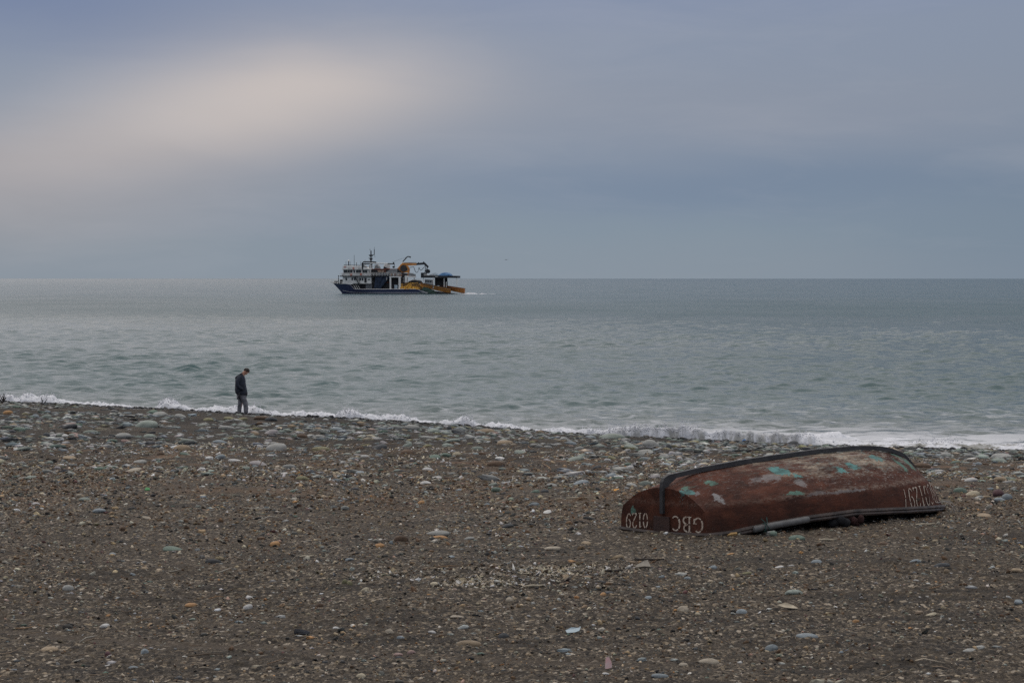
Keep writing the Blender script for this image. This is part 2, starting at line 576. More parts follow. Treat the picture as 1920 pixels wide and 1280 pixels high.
# ------------------------------------------------------------------ the sea
def sea_material():
    m = bpy.data.materials.new('sea_water')
    m.use_nodes = True
    t = NT(m.node_tree)
    tcx = t.n('ShaderNodeTexCoord')
    vec = tcx.outputs['Object']
    sp = t.n('ShaderNodeSeparateXYZ')
    t.link(vec, sp.inputs[0])
    sh = t.n('ShaderNodeAttribute')
    sh.attribute_name = 'shore'
    dist = sh.outputs['Fac']
    # murky green inshore, bluer in deep water
    body = t.mix(t.sstep(dist, 350, 900), lin(56, 84, 86), lin(67, 94, 104))
    body = t.mix(t.sstep(dist, 0, 40, .6, 0), body, lin(98, 99, 93))
    big = t.noise(t.mapping(vec, (.006, .02, 1)), 1.0, 5, .6, .4)
    body = t.mix(t.sstep(big, .4, .65, 0, .45), body, lin(82, 98, 100))
    # lace of old foam near the shore
    d1 = t.noise(t.mapping(vec, (.16, .30, 1), (0, 0, -.2)), 1.0, 6, .68, 1.2)
    d2 = t.noise(t.mapping(vec, (.9, 1.6, 1), (0, 0, -.25)), 1.0, 5, .65, .8)
    ridge = t.m('SUBTRACT', 1.0, t.m('MULTIPLY', t.m('ABSOLUTE', t.m('SUBTRACT', d1, .5)), 9.0), clamp=True)
    lace = t.m('MULTIPLY', t.m('POWER', ridge, 1.6), t.sstep(d2, .42, .62))
    fade = t.m('MULTIPLY', t.sstep(dist, 55, 14), .8)
    side = t.sstep(sp.outputs[0], -16, 12, .55, 1.0)
    wash = t.m('MULTIPLY', t.sstep(dist, 24, 6), t.sstep(t.noise(t.mapping(vec, (.20, .55, 1), (0, 0, -.2)), 1.0, 7, .74, 1.1), t.sstep(dist, 2, 20, .34, .49), t.sstep(dist, 2, 20, .45, .57)))
    washr = t.m('MULTIPLY', t.m('MULTIPLY', wash, t.sstep(sp.outputs[0], -3, 10, .35, 1.0)), .95)
    foam = t.m('MAXIMUM', t.m('MULTIPLY', t.m('MULTIPLY', lace, fade), side), washr)
    fa = t.n('ShaderNodeAttribute')
    fa.attribute_name = 'foam'
    wk = t.m('MULTIPLY', fa.outputs['Fac'], t.sstep(t.noise(t.mapping(vec, (.12, .22, 1)), 1.0, 5, .7), .40, .52))
    foam = t.m('MAXIMUM', foam, wk, clamp=True)
    col = t.mix(foam, body, (.62, .62, .64))
    # unresolved wavelets: the reflection is rough and never complete at grazing angles
    df = t.n('ShaderNodeBsdfDiffuse')
    t.link(col, df.inputs['Color'])
    gl = t.n('ShaderNodeBsdfGlossy')
    gl.inputs['Roughness'].default_value = .10
    fr = t.n('ShaderNodeFresnel')
    fr.inputs['IOR'].default_value = 1.333
    gust = t.noise(t.mapping(vec, (.030, .011, 1), (0, 0, .03)), 1.0, 7, .66, .6)
    gf = t.sstep(gust, .32, .68, .90, 1.07)
    k = t.m('MULTIPLY', t.m('MULTIPLY', fr.outputs[0], t.m('MULTIPLY', gf, t.sstep(dist, 20, 600, .62, .66))), t.m('SUBTRACT', 1.0, foam))
    p = t.n('ShaderNodeMixShader')
    t.link(k, p.inputs[0])
    t.link(df.outputs[0], p.inputs[1])
    t.link(gl.outputs[0], p.inputs[2])
    b1 = t.n('ShaderNodeBump')
    b1.inputs['Distance'].default_value = 1.1
    t.link(t.sstep(dist, 60, 420, .05, .42), b1.inputs['Strength'])
    w1 = t.noise(t.mapping(vec, (.45, .14, 1), (0, 0, .06)), 1.0, 7, .72, .5)
    t.link(w1, b1.inputs['Height'])
    b3 = t.n('ShaderNodeBump')
    b3.inputs['Distance'].default_value = .30
    b3.inputs['Strength'].default_value = .38
    t.link(t.noise(t.mapping(vec, (.75, .42, 1), (0, 0, .1), (5, 2, 0)), 1.0, 4, .6, .6), b3.inputs['Height'])
    t.link(b1.outputs[0], b3.inputs['Normal'])
    b2 = t.n('ShaderNodeBump')
    b2.inputs['Distance'].default_value = .05
    b2.inputs['Strength'].default_value = .3
    t.link(t.noise(t.mapping(vec, (3.2, 6.5, 1), (0, 0, -.15)), 1.0, 4, .6, .4), b2.inputs['Height'])
    t.link(b3.outputs[0], b2.inputs['Normal'])
    for q in (df, gl, fr):
        t.link(b2.outputs[0], q.inputs['Normal'])
    o = t.n('ShaderNodeOutputMaterial')
    t.link(p.outputs[0], o.inputs[0])
    return m


SHIP_X, SHIP_Y = (740 - 960) / F_PX * 1038, 1038.0


def wave_height(x, y):
    rng = np.random.default_rng(5)
    h = 0
    for i in range(46):
        lam = .42 * (3.6 / .42) ** rng.random()
        th = rng.normal(0, .62) + .12
        k = 2 * math.pi / lam
        kx, ky = k * math.sin(th), k * math.cos(th)
        amp = .0058 * lam ** .85
        ph = rng.random() * 6.28
        fd = np.clip((lam * 300 - y) / (lam * 160), 0, 1)
        h = h + amp * np.sin(kx * x + ky * y + ph + 1.6 * (fbm(x * .07, y * .05, i, 2) - .5)) * fd
    patch = .55 + .9 * fbm(x * .05, y * .025, 300, 3)
    h = h * patch
    # sharper crests
    return h + 3.5 * np.maximum(h, 0) ** 2


def sea_sheet():
    ys = []
    y = 82.0
    while y < 480:
        ys.append(y)
        y += max(.12, .12 * (y / 110) ** 1.4)
    while y < 70000:
        ys.append(y)
        y *= 1.05 if not (900 < y < 1150) else 1.003
    ys = np.array(ys)
    us = np.concatenate([[-4, -1.5, -.8, -.5, -.35, -.28], np.linspace(-.225, .225, 640), [.28, .35, .5, .8, 1.5, 4]])
    YY, UU = np.meshgrid(ys, us, indexing='ij')
    XX = UU * YY
    yc, hc = crest(np.clip(XX, -140, 140))
    dist = YY - yc - hc / .2
    h = wave_height(XX, YY) * np.clip(.35 + dist / 14, .15, 1) * np.clip((480 - YY) / 150, 0, 1)
    o = make_mesh('sea', np.stack([XX, YY, h], -1).reshape(-1, 3), grid_faces(len(ys), len(us)), sea_material(), smooth=True)
    a = o.data.attributes.new('shore', 'FLOAT', 'POINT')
    a.data.foreach_set('value', dist.astype(np.float32).ravel())
    # the ship's wake, trailing to the right of the stern
    lx = XX - SHIP_X
    ly = YY - SHIP_Y + lx * .14
    wk = np.exp(-(ly / 2.8) ** 2) * np.clip((lx - 19) / 3, 0, 1) * np.clip((40 - lx) / 16, 0, 1) * 1.6
    wk = np.maximum(wk, .5 * np.exp(-((ly + 5) / 2) ** 2) * np.clip((lx + 22) / 3, 0, 1) * np.clip((-10 - lx) / 6, 0, 1))
    a = o.data.attributes.new('foam', 'FLOAT', 'POINT')
    a.data.foreach_set('value', np.clip(wk, 0, 1).astype(np.float32).ravel())
    tag(o, kind='structure')


sea_sheet()


# ------------------------------------------------------------------ breaking foam along the shore
def foam_material():
    m = bpy.data.materials.new('wave_foam')
    m.use_nodes = True
    t = NT(m.node_tree)
    tcx = t.n('ShaderNodeTexCoord')
    vec = tcx.outputs['Object']
    at_ = t.n('ShaderNodeAttribute')
    at_.attribute_name = 'clear'
    st = t.noise(t.mapping(vec, (3.4, .5, .9)), 1.0, 3, .6, .5)
    k = t.m('MULTIPLY', t.m('MULTIPLY', at_.outputs['Fac'], .8), t.sstep(st, .40, .60))
    k = t.m('ADD', k, t.m('MULTIPLY', t.m('MAXIMUM', t.m('SUBTRACT', at_.outputs['Fac'], 1.0), 0.0), .85), clamp=True)
    sp = t.noise(vec, 7, 5, .7)
    white = t.mix(t.sstep(sp, .3, .62), lin(180, 182, 188), lin(216, 216, 220))
    col = t.mix(k, white, lin(102, 101, 91))
    p = t.n('ShaderNodeBsdfPrincipled')
    t.link(col, p.inputs['Base Color'])
    p.inputs['Roughness'].default_value = .55
    p.inputs['Subsurface Weight'].default_value = 0.0
    b = t.n('ShaderNodeBump')
    b.inputs['Strength'].default_value = .35
    b.inputs['Distance'].default_value = .03
    t.link(t.noise(vec, 9, 5, .75), b.inputs['Height'])
    t.link(b.outputs[0], p.inputs['Normal'])
    o = t.n('ShaderNodeOutputMaterial')
    t.link(p.outputs[0], o.inputs[0])
    return m


def breaker():
    mat = foam_material()
    xs = np.arange(-26, 26, .035)
    yc, hc = crest(xs)
    yc = yc + (fbm(xs * .35, xs * 0 + 3.0, 5, 3) - .5) * 1.0
    nprof = 44
    t = np.linspace(0, 1, nprof)
    XX, TT = np.meshgrid(xs, t, indexing='ij')
    YC, HC = yc[:, None] + 0 * TT, hc[:, None] + 0 * TT
    right = np.clip((XX - 1.5) / 4, 0, 1)                      # the low part of the shore
    curl = np.exp(-((XX - 7.0) / 3.6) ** 4)                    # where the wave stands up and curls
    far = np.clip((XX - 9.5) / 2, 0, 1)                        # flat wash to the right
    # start of the foam (seaward of the crest) and its width
    s0 = 1.5 * (1 - right) + right * (.75 + .8 * curl) + (fbm(XX * .5, XX * 0, 201, 4) - .5) * 1.3
    wd = 2.6 + 1.2 * right + 1.0 * far
    S = s0 + TT * wd
    Yp = YC + S
    base = np.maximum(ground_smooth(XX, Yp), 0.0)
    n1 = fbm(XX * .7, XX * 0 + 9, 211, 3)
    n2 = fbm(XX * 2.2, TT * 3, 221, 4, .6)
    n3 = fbm(XX * 7, TT * 9, 231, 3, .65)
    peak = np.clip((n1 - .42) * 3.2, 0, 1)
    amp = (.47 + .22 * peak ** 1.3) * (1 - right) + right * (.32 + .26 * curl + .12 * peak) * (1 - .35 * far)
    prof = np.sin(np.pi * np.clip(TT, 0, 1) ** .62) ** .8
    profc = np.where(TT < .14, (TT / .14) ** .6, (1 - (TT - .14) / .86)) ** .9     # steep face for the curl
    prof = prof * (1 - curl) + profc * curl
    H = base + amp * prof * (.45 + .65 * n2 + .24 * n3 * (1 - .8 * curl) + .15 * curl) + (n3 - .5) * .05 * np.clip(prof * 3, 0, 1) * (1 - .8 * curl) - .03
    H = H - .12 * (np.clip(.04 - TT, 0, 1) + np.clip(TT - .96, 0, 1)) / .04
    # the lip leans towards the beach
    Yp = Yp - curl * np.exp(-((TT - .18) / .1) ** 2) * .28
    Yp = Yp + (fbm(XX * 3, TT * 4, 241, 3) - .5) * .25
    v = np.stack([XX, Yp, H], -1).reshape(-1, 3)
    f = grid_faces(len(xs), nprof)
    clear = np.maximum(curl * np.exp(-((TT - .03) / .12) ** 2), far * np.clip((fbm(XX * .9, TT * 5, 261, 4, .6) - .47) * 9, 0, 1) * 1.9).reshape(-1)
    # drops and small splashes thrown up above the foam
    dv, df = [], []
    oc = np.array([(1, 0, 0), (-1, 0, 0), (0, 1, 0), (0, -1, 0), (0, 0, 1), (0, 0, -1)], float)
    of = np.array([(0, 2, 4), (2, 1, 4), (1, 3, 4), (3, 0, 4), (2, 0, 5), (1, 2, 5), (3, 1, 5), (0, 3, 5)])
    rng = np.random.default_rng(77)
    nd = 9000
    xi = rng.integers(20, len(xs) - 20, nd * 3)
    pk = peak[xi, 0] + .25 + .15 * curl[xi, 0]
    xi = xi[rng.random(len(xi)) < pk * .6][:nd]
    top = H.max(axis=1)
    tops = Yp[np.arange(len(xs)), H.argmax(axis=1)]
    nd = len(xi)
    up = rng.exponential(.075, nd) * (.5 + peak[xi, 0])
    P = np.stack([xs[xi] + rng.normal(0, .05, nd), tops[xi] + rng.normal(0, .45, nd), top[xi] - .12 + up], -1)
    R = rng.uniform(.006, .024, nd) * np.clip(1.3 - up * 2.0, .4, 1)
    dvv = (oc[None] * (R[:, None, None] * rng.uniform(.7, 1.6, (nd, 6, 1))) + P[:, None]).reshape(-1, 3)
    dff = (of[None] + (np.arange(nd) * 6)[:, None, None]).reshape(-1, 3)
    # triangulate the sheet so that one mesh holds both
    q = f
    ft = np.concatenate([q[:, [0, 1, 2]], q[:, [0, 2, 3]]])
    allv = np.concatenate([v, dvv])
    allf = np.concatenate([ft, dff + len(v)])
    o = make_mesh('breaking_wave', allv, allf, mat, smooth=True)
    a = o.data.attributes.new('clear', 'FLOAT', 'POINT')
    a.data.foreach_set('value', np.concatenate([clear, np.zeros(len(dvv))]).astype(np.float32))
    tag(o, 'white foam and spray of the wave breaking along the beach edge', 'foam', kind='stuff')
    # a second lower line of wash behind, on the right
    xs2 = np.arange(2, 24, .05)
    yc2, hc2 = crest(xs2)
    t2 = np.linspace(0, 1, 16)
    X2, T2 = np.meshgrid(xs2, t2, indexing='ij')
    en = np.clip((X2 - 3) / 5, 0, 1) * np.clip((fbm(X2 * .3, X2 * 0 + 7, 431, 3) - .40) * 6, 0, 1)
    Y2 = yc2[:, None] + hc2[:, None] / .2 + 7.5 + (fbm(X2 * .35, X2 * 0, 401, 3) - .5) * 3.5 + T2 * 1.6 - .06 * X2
    H2 = (.02 + .22 * en * np.clip((fbm(X2 * .8, X2 * 0 + 4, 411, 3) - .38) * 4, 0, 1)) * np.sin(np.pi * T2) * (.5 + fbm(X2 * 4, T2 * 4, 421, 3)) - .03
    o2 = make_mesh('wash_foam', np.stack([X2, Y2, H2 - .03], -1).reshape(-1, 3), grid_faces(len(xs2), 16), mat, smooth=True)
    tag(o2, 'low line of white wash just behind the breaking wave', 'foam', kind='stuff')


breaker()


# ------------------------------------------------------------------ the overturned boat
BX, BY, BPHI, BG = 1.5841, 28.8763, 0.806, 3.0577
LOA = 5.0
_ka = [0, .07, .54, 1.275, 1.89, 2.59, 3.31, 3.67, 3.96, 4.24, 4.43, 4.63, 4.82, 4.94, 5.0]
_kh = [.637, .643, .692, .742, .771, .797, .804, .787, .752, .668, .54, .35, .16, .03, .0]
_ra = [0, .25, .54, .85, 1.43, 2.25, 3.0, 3.6, 4.2, 4.65, 5.0]
_rh = [.060, .063, .096, .123, .163, .183, .155, .126, .090, .055, .022]


def b_keel(a):
    return float(np.interp(a, _ka, _kh))


def b_rail(a):
    return float(np.interp(a, _ra, _rh))


def b_half(a):
    return float(np.interp(a / LOA, [0, .05, .15, .3, .5, .65, .8, .9, .96, 1], [.585, .63, .69, .765, .79, .73, .535, .30, .14, .012]))


def b_section(a, n=22):
    """points (b, h) of one side of the hull from the keel line to the gunwale"""
    kd = float(np.interp(a, [0, .5, 1.5, 4.0, 4.43, 5], [.125, .055, .05, .05, .02, .0]))
    hk = b_keel(a) - kd
    hg, wg = b_rail(a), b_half(a)
    r = float(np.clip(a / .55, 0, 1))
    wc = wg * float(np.interp(a / LOA, [0, .1, .5, .8, .93, 1], [.95, .93, .885, .83, .7, .5]))
    hc = min(float(np.interp(a, [0, .3, .9, 1.7, 2.4, 3.2, 3.7, 4.15, 4.5, 5], [.30, .345, .368, .406, .415, .403, .392, .367, .30, .01])), hk * .8 + hg * .2)
    pts = []
    m = int(n * .62)
    for i in range(m):                       # bottom: keel to chine
        t = i / (m - 1)
        b = wc * t
        rnd = float(np.interp(a, [0, .6, 3.4, 4.3], [2.3, 1.75, 1.6, 1.15]))
        h = hk - (hk - hc) * t ** rnd
        pts.append((b, h))
    # round the chine at the stern
    for i in range(1, n - m + 1):            # side: chine to gunwale
        t = i / (n - m)
        bulge = .012 * math.sin(math.pi * t)
        pts.append((wc + (wg - wc) * t + bulge, hc + (hg - hc) * t))
    return pts


hull_mat = None


def hull_material():
    m = bpy.data.materials.new('worn_maroon_paint')
    m.use_nodes = True
    t = NT(m.node_tree)
    tcx = t.n('ShaderNodeTexCoord')
    vec = tcx.outputs['Object']
    sp = t.n('ShaderNodeSeparateXYZ')
    t.link(vec, sp.inputs[0])
    A, B, H = sp.outputs
    n1 = t.noise(vec, 2.2, 6, .65)
    red = t.mix(t.sstep(n1, .35, .65), (.108, .037, .022), (.066, .026, .018))
    red = t.mix(t.m('MULTIPLY', t.sstep(t.noise(t.mapping(vec, (1.2, 3, 3), (0, 0, .3), (5, 2, 1)), 1.0, 6, .7), .5, .62), .7), red, (.135, .050, .030))
    red = t.mix(t.m('MULTIPLY', t.sstep(t.noise(t.mapping(vec, (9, 9, 9)), 1.0, 6, .75), .56, .70), .45), red, (.03, .016, .014))
    # bare weathered wood and primer where the bottom has been dragged over stones
    fine = t.noise(t.mapping(vec, (5, 22, 22), (0, 0, .28)), 1.0, 6, .72, .4)
    fine2 = t.noise(t.mapping(vec, (16, 40, 40), (0, 0, -.35)), 1.0, 6, .75)
    ab = t.m('ABSOLUTE', B)
    up = t.sstep(H, .40, .66)
    zone = t.m('MULTIPLY', t.m('MULTIPLY', t.sstep(A, .8, 1.7), t.sstep(A, 4.4, 3.4)), t.sstep(H, .48, .66))
    worn = t.m('MULTIPLY', t.sstep(fine, t.m('SUBTRACT', .62, t.m('MULTIPLY', zone, .15)), t.m('SUBTRACT', .67, t.m('MULTIPLY', zone, .14))), up)
    greyc = t.mix(t.sstep(n1, .4, .6), (.155, .125, .11), (.27, .21, .155))
    col = t.mix(t.m('MULTIPLY', worn, .8), red, greyc)
    pale = t.m('MULTIPLY', t.m('MULTIPLY', zone, t.sstep(t.noise(t.mapping(vec, (1.6, 5, 5), (0, 0, .2), (3, 3, 3)), 1.0, 5, .65), .47, .60)), t.sstep(fine2, .36, .56))
    col = t.mix(t.m('MULTIPLY', pale, .85), col, (.44, .36, .27))
    scr = t.m('MULTIPLY', t.m('MULTIPLY', t.sstep(fine2, .585, .62), t.sstep(H, .38, .5)), t.sstep(A, 1.2, 2.8, .25, 1.0))
    col = t.mix(t.m('MULTIPLY', scr, .8), col, (.42, .40, .37))
    ln = t.noise(t.mapping(vec, (4, 60, 60), (0, .3, -.55)), 1.0, 3, .6, .2)
    lines = t.m('MULTIPLY', t.m('MULTIPLY', t.sstep(ln, .60, .66), t.sstep(H, .40, .52)), t.sstep(t.noise(vec, 3, 4, .6), .42, .6))
    col = t.mix(t.m('MULTIPLY', lines, .7), col, (.34, .31, .29))
    fl = t.noise(t.mapping(vec, (10, 26, 26), (0, .2, -.45), (7, 1, 2)), 1.0, 6, .75, .3)
    flk = t.m('MULTIPLY', t.m('MULTIPLY', t.sstep(fl, .55, .61), t.sstep(A, 1.2, 2.6, .35, 1.0)), t.sstep(H, .46, .58))
    col = t.mix(t.m('MULTIPLY', flk, .8), col, t.mix(t.sstep(n1, .4, .55), (.17, .27, .245), (.31, .30, .28)))
    # chafed chine
    edge = t.m('EXPONENT', t.m('MULTIPLY', t.m('POWER', t.m('DIVIDE', t.m('SUBTRACT', H, t.m('ADD', .36, t.m('MULTIPLY', t.sstep(A, .3, 2.4), .05))), .028), 2.0), -1.0))
    col = t.mix(t.m('MULTIPLY', t.m('MULTIPLY', edge, t.sstep(fine2, .42, .58)), t.sstep(A, .4, 2.2, .25, .85)), col, (.27, .20, .16))
    # turquoise remains of an older coat: (a, b, ra, rb, strength, tone)
    warp = t.noise(t.mapping(vec, (6, 6, 6)), 1.0, 5, .7, out=1)
    ws = t.n('ShaderNodeSeparateColor')
    t.link(warp, ws.inputs[0])
    wa = t.m('ADD', A, t.m('MULTIPLY', t.m('SUBTRACT', ws.outputs[0], .5), .34))
    wb = t.m('ADD', B, t.m('MULTIPLY', t.m('SUBTRACT', ws.outputs[1], .5), .26))
    wh = t.m('ADD', H, t.m('MULTIPLY', t.m('SUBTRACT', ws.outputs[2], .5), .12))
    TURQ, PALE = (.12, .28, .265), (.27, .255, .25)
    GREEN = (.12, .22, .175)
    rag_ = t.noise(t.mapping(vec, (11, 26, 26), (0, 0, .3)), 1.0, 8, .85, .6)
    for (a, b, h, ra, rb, rh, cc, k) in PATCHES:
        q = t.m('ADD', t.m('ADD', t.m('POWER', t.m('ABSOLUTE', t.m('DIVIDE', t.m('SUBTRACT', wa, a), ra)), 2.0),
                           t.m('POWER', t.m('ABSOLUTE', t.m('DIVIDE', t.m('SUBTRACT', wb, b), rb)), 2.0)),
                t.m('POWER', t.m('ABSOLUTE', t.m('DIVIDE', t.m('SUBTRACT', wh, h), rh)), 2.0))
        mk = t.sstep(q, 1.25, .15)
        mk = t.sstep(t.m('ADD', mk, t.m('MULTIPLY', t.m('SUBTRACT', rag_, .5), 5.0)), .42, .58)
        mk = t.m('MULTIPLY', mk, t.sstep(q, 1.5, 1.1))
        col = t.mix(t.m('MULTIPLY', mk, k), col, {'t': TURQ, 'p': PALE, 'g': GREEN}[cc])
    stain = t.noise(t.mapping(vec, (2.6, 8, 8), (0, .2, -.4), (4, 9, 2)), 1.0, 7, .75, .5)
    col = t.mix(t.sstep(stain, .46, .62, 0, .55), col, (.022, .012, .010))
    grime = t.m('MULTIPLY', t.sstep(H, .30, .08), t.sstep(t.noise(t.mapping(vec, (5, 5, 2.0)), 1.0, 5, .7), .40, .62))
    col = t.mix(t.m('MULTIPLY', grime, .5), col, (.035, .026, .021))
    # pin-prick chips
    vo = t.n('ShaderNodeTexVoronoi')
    vo.inputs['Scale'].default_value = 38
    t.link(vec, vo.inputs['Vector'])
    chips = t.m('MULTIPLY', t.sstep(vo.outputs['Distance'], .16, .10), t.sstep(t.noise(vec, 5, 4, .6), .52, .66))
    col = t.mix(t.m('MULTIPLY', chips, .7), col, (.36, .33, .30))
    p = t.n('ShaderNodeBsdfPrincipled')
    t.link(col, p.inputs['Base Color'])
    p.inputs['Roughness'].default_value = .78
    p.inputs['Specular IOR Level'].default_value = .12
    bp = t.n('ShaderNodeBump')
    bp.inputs['Strength'].default_value = .8
    bp.inputs['Distance'].default_value = .02
    t.link(t.m('ADD', t.noise(vec, 7, 6, .7), t.m('MULTIPLY', fine2, .5)), bp.inputs['Height'])
    t.link(bp.outputs[0], p.inputs['Normal'])
    o = t.n('ShaderNodeOutputMaterial')
    t.link(p.outputs[0], o.inputs[0])
    return m


# patches of old paint in boat coordinates (along, across, height)
PATCHES = [(1.52, -0.31, 0.645, 0.15, 0.10, 0.2, 't', 0.95), (1.3, -0.4, 0.59, 0.16, 0.07, 0.2, 'p', 0.65), (0.42, -0.26, 0.58, 0.08, 0.05, 0.2, 'g', 0.9), (0.13, -0.2, 0.53, 0.07, 0.05, 0.2, 'g', 0.85), (0.04, -0.275, 0.475, 0.09, 0.07, 0.09, 't', 0.8), (0.13, -0.34, 0.465, 0.07, 0.05, 0.2, 'p', 0.6), (0.0, 0.42, 0.25, 0.2, 0.03, 0.05, 'g', 0.9), (0.3, -0.49, 0.42, 0.09, 0.07, 0.2, 'p', 0.95), (1.68, -0.444, 0.565, 0.06, 0.05, 0.2, 't', 0.95), (1.6, -0.53, 0.515, 0.08, 0.06, 0.2, 'p', 0.7), (1.36, -0.66, 0.405, 0.16, 0.1, 0.025, 'g', 0.95), (2.465, -0.422, 0.6, 0.11, 0.08, 0.2, 't', 0.95), (2.786, -0.363, 0.622, 0.1, 0.08, 0.2, 't', 0.95), (3.37, -0.224, 0.677, 0.14, 0.08, 0.2, 't', 0.85), (3.8, -0.25, 0.59, 0.06, 0.14, 0.2, 'g', 0.95), (4.13, -0.14, 0.57, 0.11, 0.11, 0.2, 'g', 0.95), (4.0, -0.06, 0.68, 0.1, 0.05, 0.2, 'g', 0.9), (1.07, -0.381, 0.559, 0.14, 0.05, 0.2, 'p', 0.55), (1.7, -0.7, 0.395, 0.2, 0.2, 0.02, 'p', 0.5), (2.2, -0.7, 0.39, 0.4, 0.2, 0.018, 'p', 0.6)]

black_rubber = material('worn_black_strip', (.030, .030, .033), .6, var=.5, scale=6, bump=.3, col2=(.055, .053, .054))
rail_mat = material('dark_rail_paint', (.030, .022, .020), .6, var=.5, scale=5, bump=.4, col2=(.085, .060, .050))
letter_mat = material('cream_stencil_paint', (.62, .53, .43), .7, var=.2, scale=26, col2=(.36, .26, .20))
pipe_mat = material('grey_plastic_pipe', (.15, .148, .145), .6, var=.12, scale=9, col2=(.10, .096, .092))
cord_green = material('green_cord', (.035, .085, .075), .7, scale=30)
cord_pale = material('pale_cord', (.42, .40, .37), .7, scale=30)

boat = empty('overturned_boat', (BX, BY, BG), BPHI)
tag(boat, 'maroon wooden rowing boat lying upside down on the gravel, with peeling turquoise paint', 'boat')


def boat_hull():
    st = sorted(set([0, .03, .08, .15, .3, .45, .6, .8] + list(np.arange(1.0, 4.01, .2)) + list(np.arange(4.1, 4.99, .06)) + [4.985]))
    v, f = [], []
    n = 22
    for a in st:
        p = b_section(a, n)
        row = [(-b, h) for b, h in reversed(p)] + [(b, h) for b, h in p[1:]]
        # local dents
        for b, h in row:
            dn = (float(fbm(a * 2.1, b * 3 + h * 4, 71, 2)) - .5) * .012
            v.append((a, b, h + dn * (.3 + h)))
    k = len(row)
    for i in range(len(st) - 1):
        for j in range(k - 1):
            f.append((i * k + j, (i + 1) * k + j, (i + 1) * k + j + 1, i * k + j + 1))
    # inner skin so that the boat is a shell
    base = len(v)
    for a in st:
        p = b_section(a, n)
        row = [(-b, h) for b, h in reversed(p)] + [(b, h) for b, h in p[1:]]
        for b, h in row:
            v.append((min(a + .0, 4.9), b * .96, h - .025 if abs(b) < b_half(a) * .85 else h))
    for i in range(len(st) - 1):
        for j in range(k - 1):
            f.append((base + i * k + j, base + i * k + j + 1, base + (i + 1) * k + j + 1, base + (i + 1) * k + j))
    o = make_mesh('hull', v, f, hull_material(), boat, smooth=True)
    return o


hull = boat_hull()
HULL_MAT = hull.data.materials[0]

# transom board: outline of the stern section
tr_pts = b_section(0, 22)
outl = [(-b, h) for b, h in reversed(tr_pts)] + [(b, h) for b, h in tr_pts[1:]]
mb = MB()
n_ = len(outl)
vv = [(-.012, b, h) for b, h in outl] + [(.035, b, h) for b, h in outl]
mb.add(vv, [tuple(range(n_)), tuple(range(2 * n_ - 1, n_ - 1, -1))] + [(i, i + n_, (i + 1) % n_ + n_, (i + 1) % n_) for i in range(n_)])
transom = mb.build('transom', HULL_MAT, boat)
# plank for the outboard bracket
mb = MB()
mb.box(-.030, -.0125, -.10, .12, .02, .215)
bracket = mb.build('bracket_board', material('bracket_wood', (.055, .026, .020), .7, scale=9, bump=.4, col2=(.035, .018, .015)), transom, bevel=.004)

# keel strip: over the bottom, round the stern and down the transom
mb = MB()
kw = .021
path = [(-.045, .245), (-.047, .40), (-.047, .52), (-.040, .575), (-.018, .615)]
for a in np.concatenate([np.arange(.05, 4.0, .12), np.arange(4.0, 4.56, .05)]):
    path.append((float(a), b_keel(float(a)) + .004))
inner = [(.0, .245), (.0, .40), (.0, .50), (.03, .52), (.06, .535)]
for a in path[5:]:
    inner.append((a[0] + .005, a[1] - (.105 if a[0] < .15 else .050)))
vv, ff = [], []
for (a, h), (ai, hi) in zip(path, inner):
    wdt = kw if a < 4.1 else kw * max(.25, (4.62 - a) / .52)
    vv += [(a, -wdt, h), (a, wdt, h), (ai, wdt * 1.15, hi), (ai, -wdt * 1.15, hi)]
for i in range(len(path) - 1):
    for j in range(4):
        ff.append((i * 4 + j, i * 4 + (j + 1) % 4, (i + 1) * 4 + (j + 1) % 4, (i + 1) * 4 + j))
ff += [(3, 2, 1, 0), tuple(len(vv) - 4 + q for q in range(4))]
mb.add(vv, ff)
keel = mb.build('keel', black_rubber, boat, bevel=.012)

# gunwale: two rubbing strakes that run round the hull
def rail_path(off, dh, side):
    p = []
    for a in list(np.arange(0, 4.6, .15)) + [4.65, 4.8, 4.92, 5.0]:
        a = float(a)
        p.append((a, side * (b_half(a) + off), b_rail(a) + dh))
    return p


for nm, off, dh, r in (('gunwale', .012, -.005, .026), ('rubbing_strake', .020, -.036, .020)):
    mb = MB()
    left = rail_path(off, dh, 1)
    right = rail_path(off, dh, -1)
    stern = [(-.015, .585 * q, .060 + dh - .018 * (1 - q * q)) for q in (-.9, -.6, -.3, 0, .3, .6, .9)]
    loop = [(5.03, 0, .022 + dh)] + right[::-1][1:] + stern + left[:-1] + [(5.03, 0, .022 + dh)]
    mb.tube(loop, r, 6)
    mb.build(nm, rail_mat, boat, smooth=False)

# thwarts inside (seen only through the gap under the rail)
mb = MB()
for a in (1.0, 2.4, 3.6):
    wdt = b_half(a) * .95
    mb.box(a - .11, a + .11, -wdt, wdt, b_rail(a) + .07, b_rail(a) + .10)
mb.build('thwart', material('thwart_wood', (.10, .065, .045), .8, scale=6), boat)

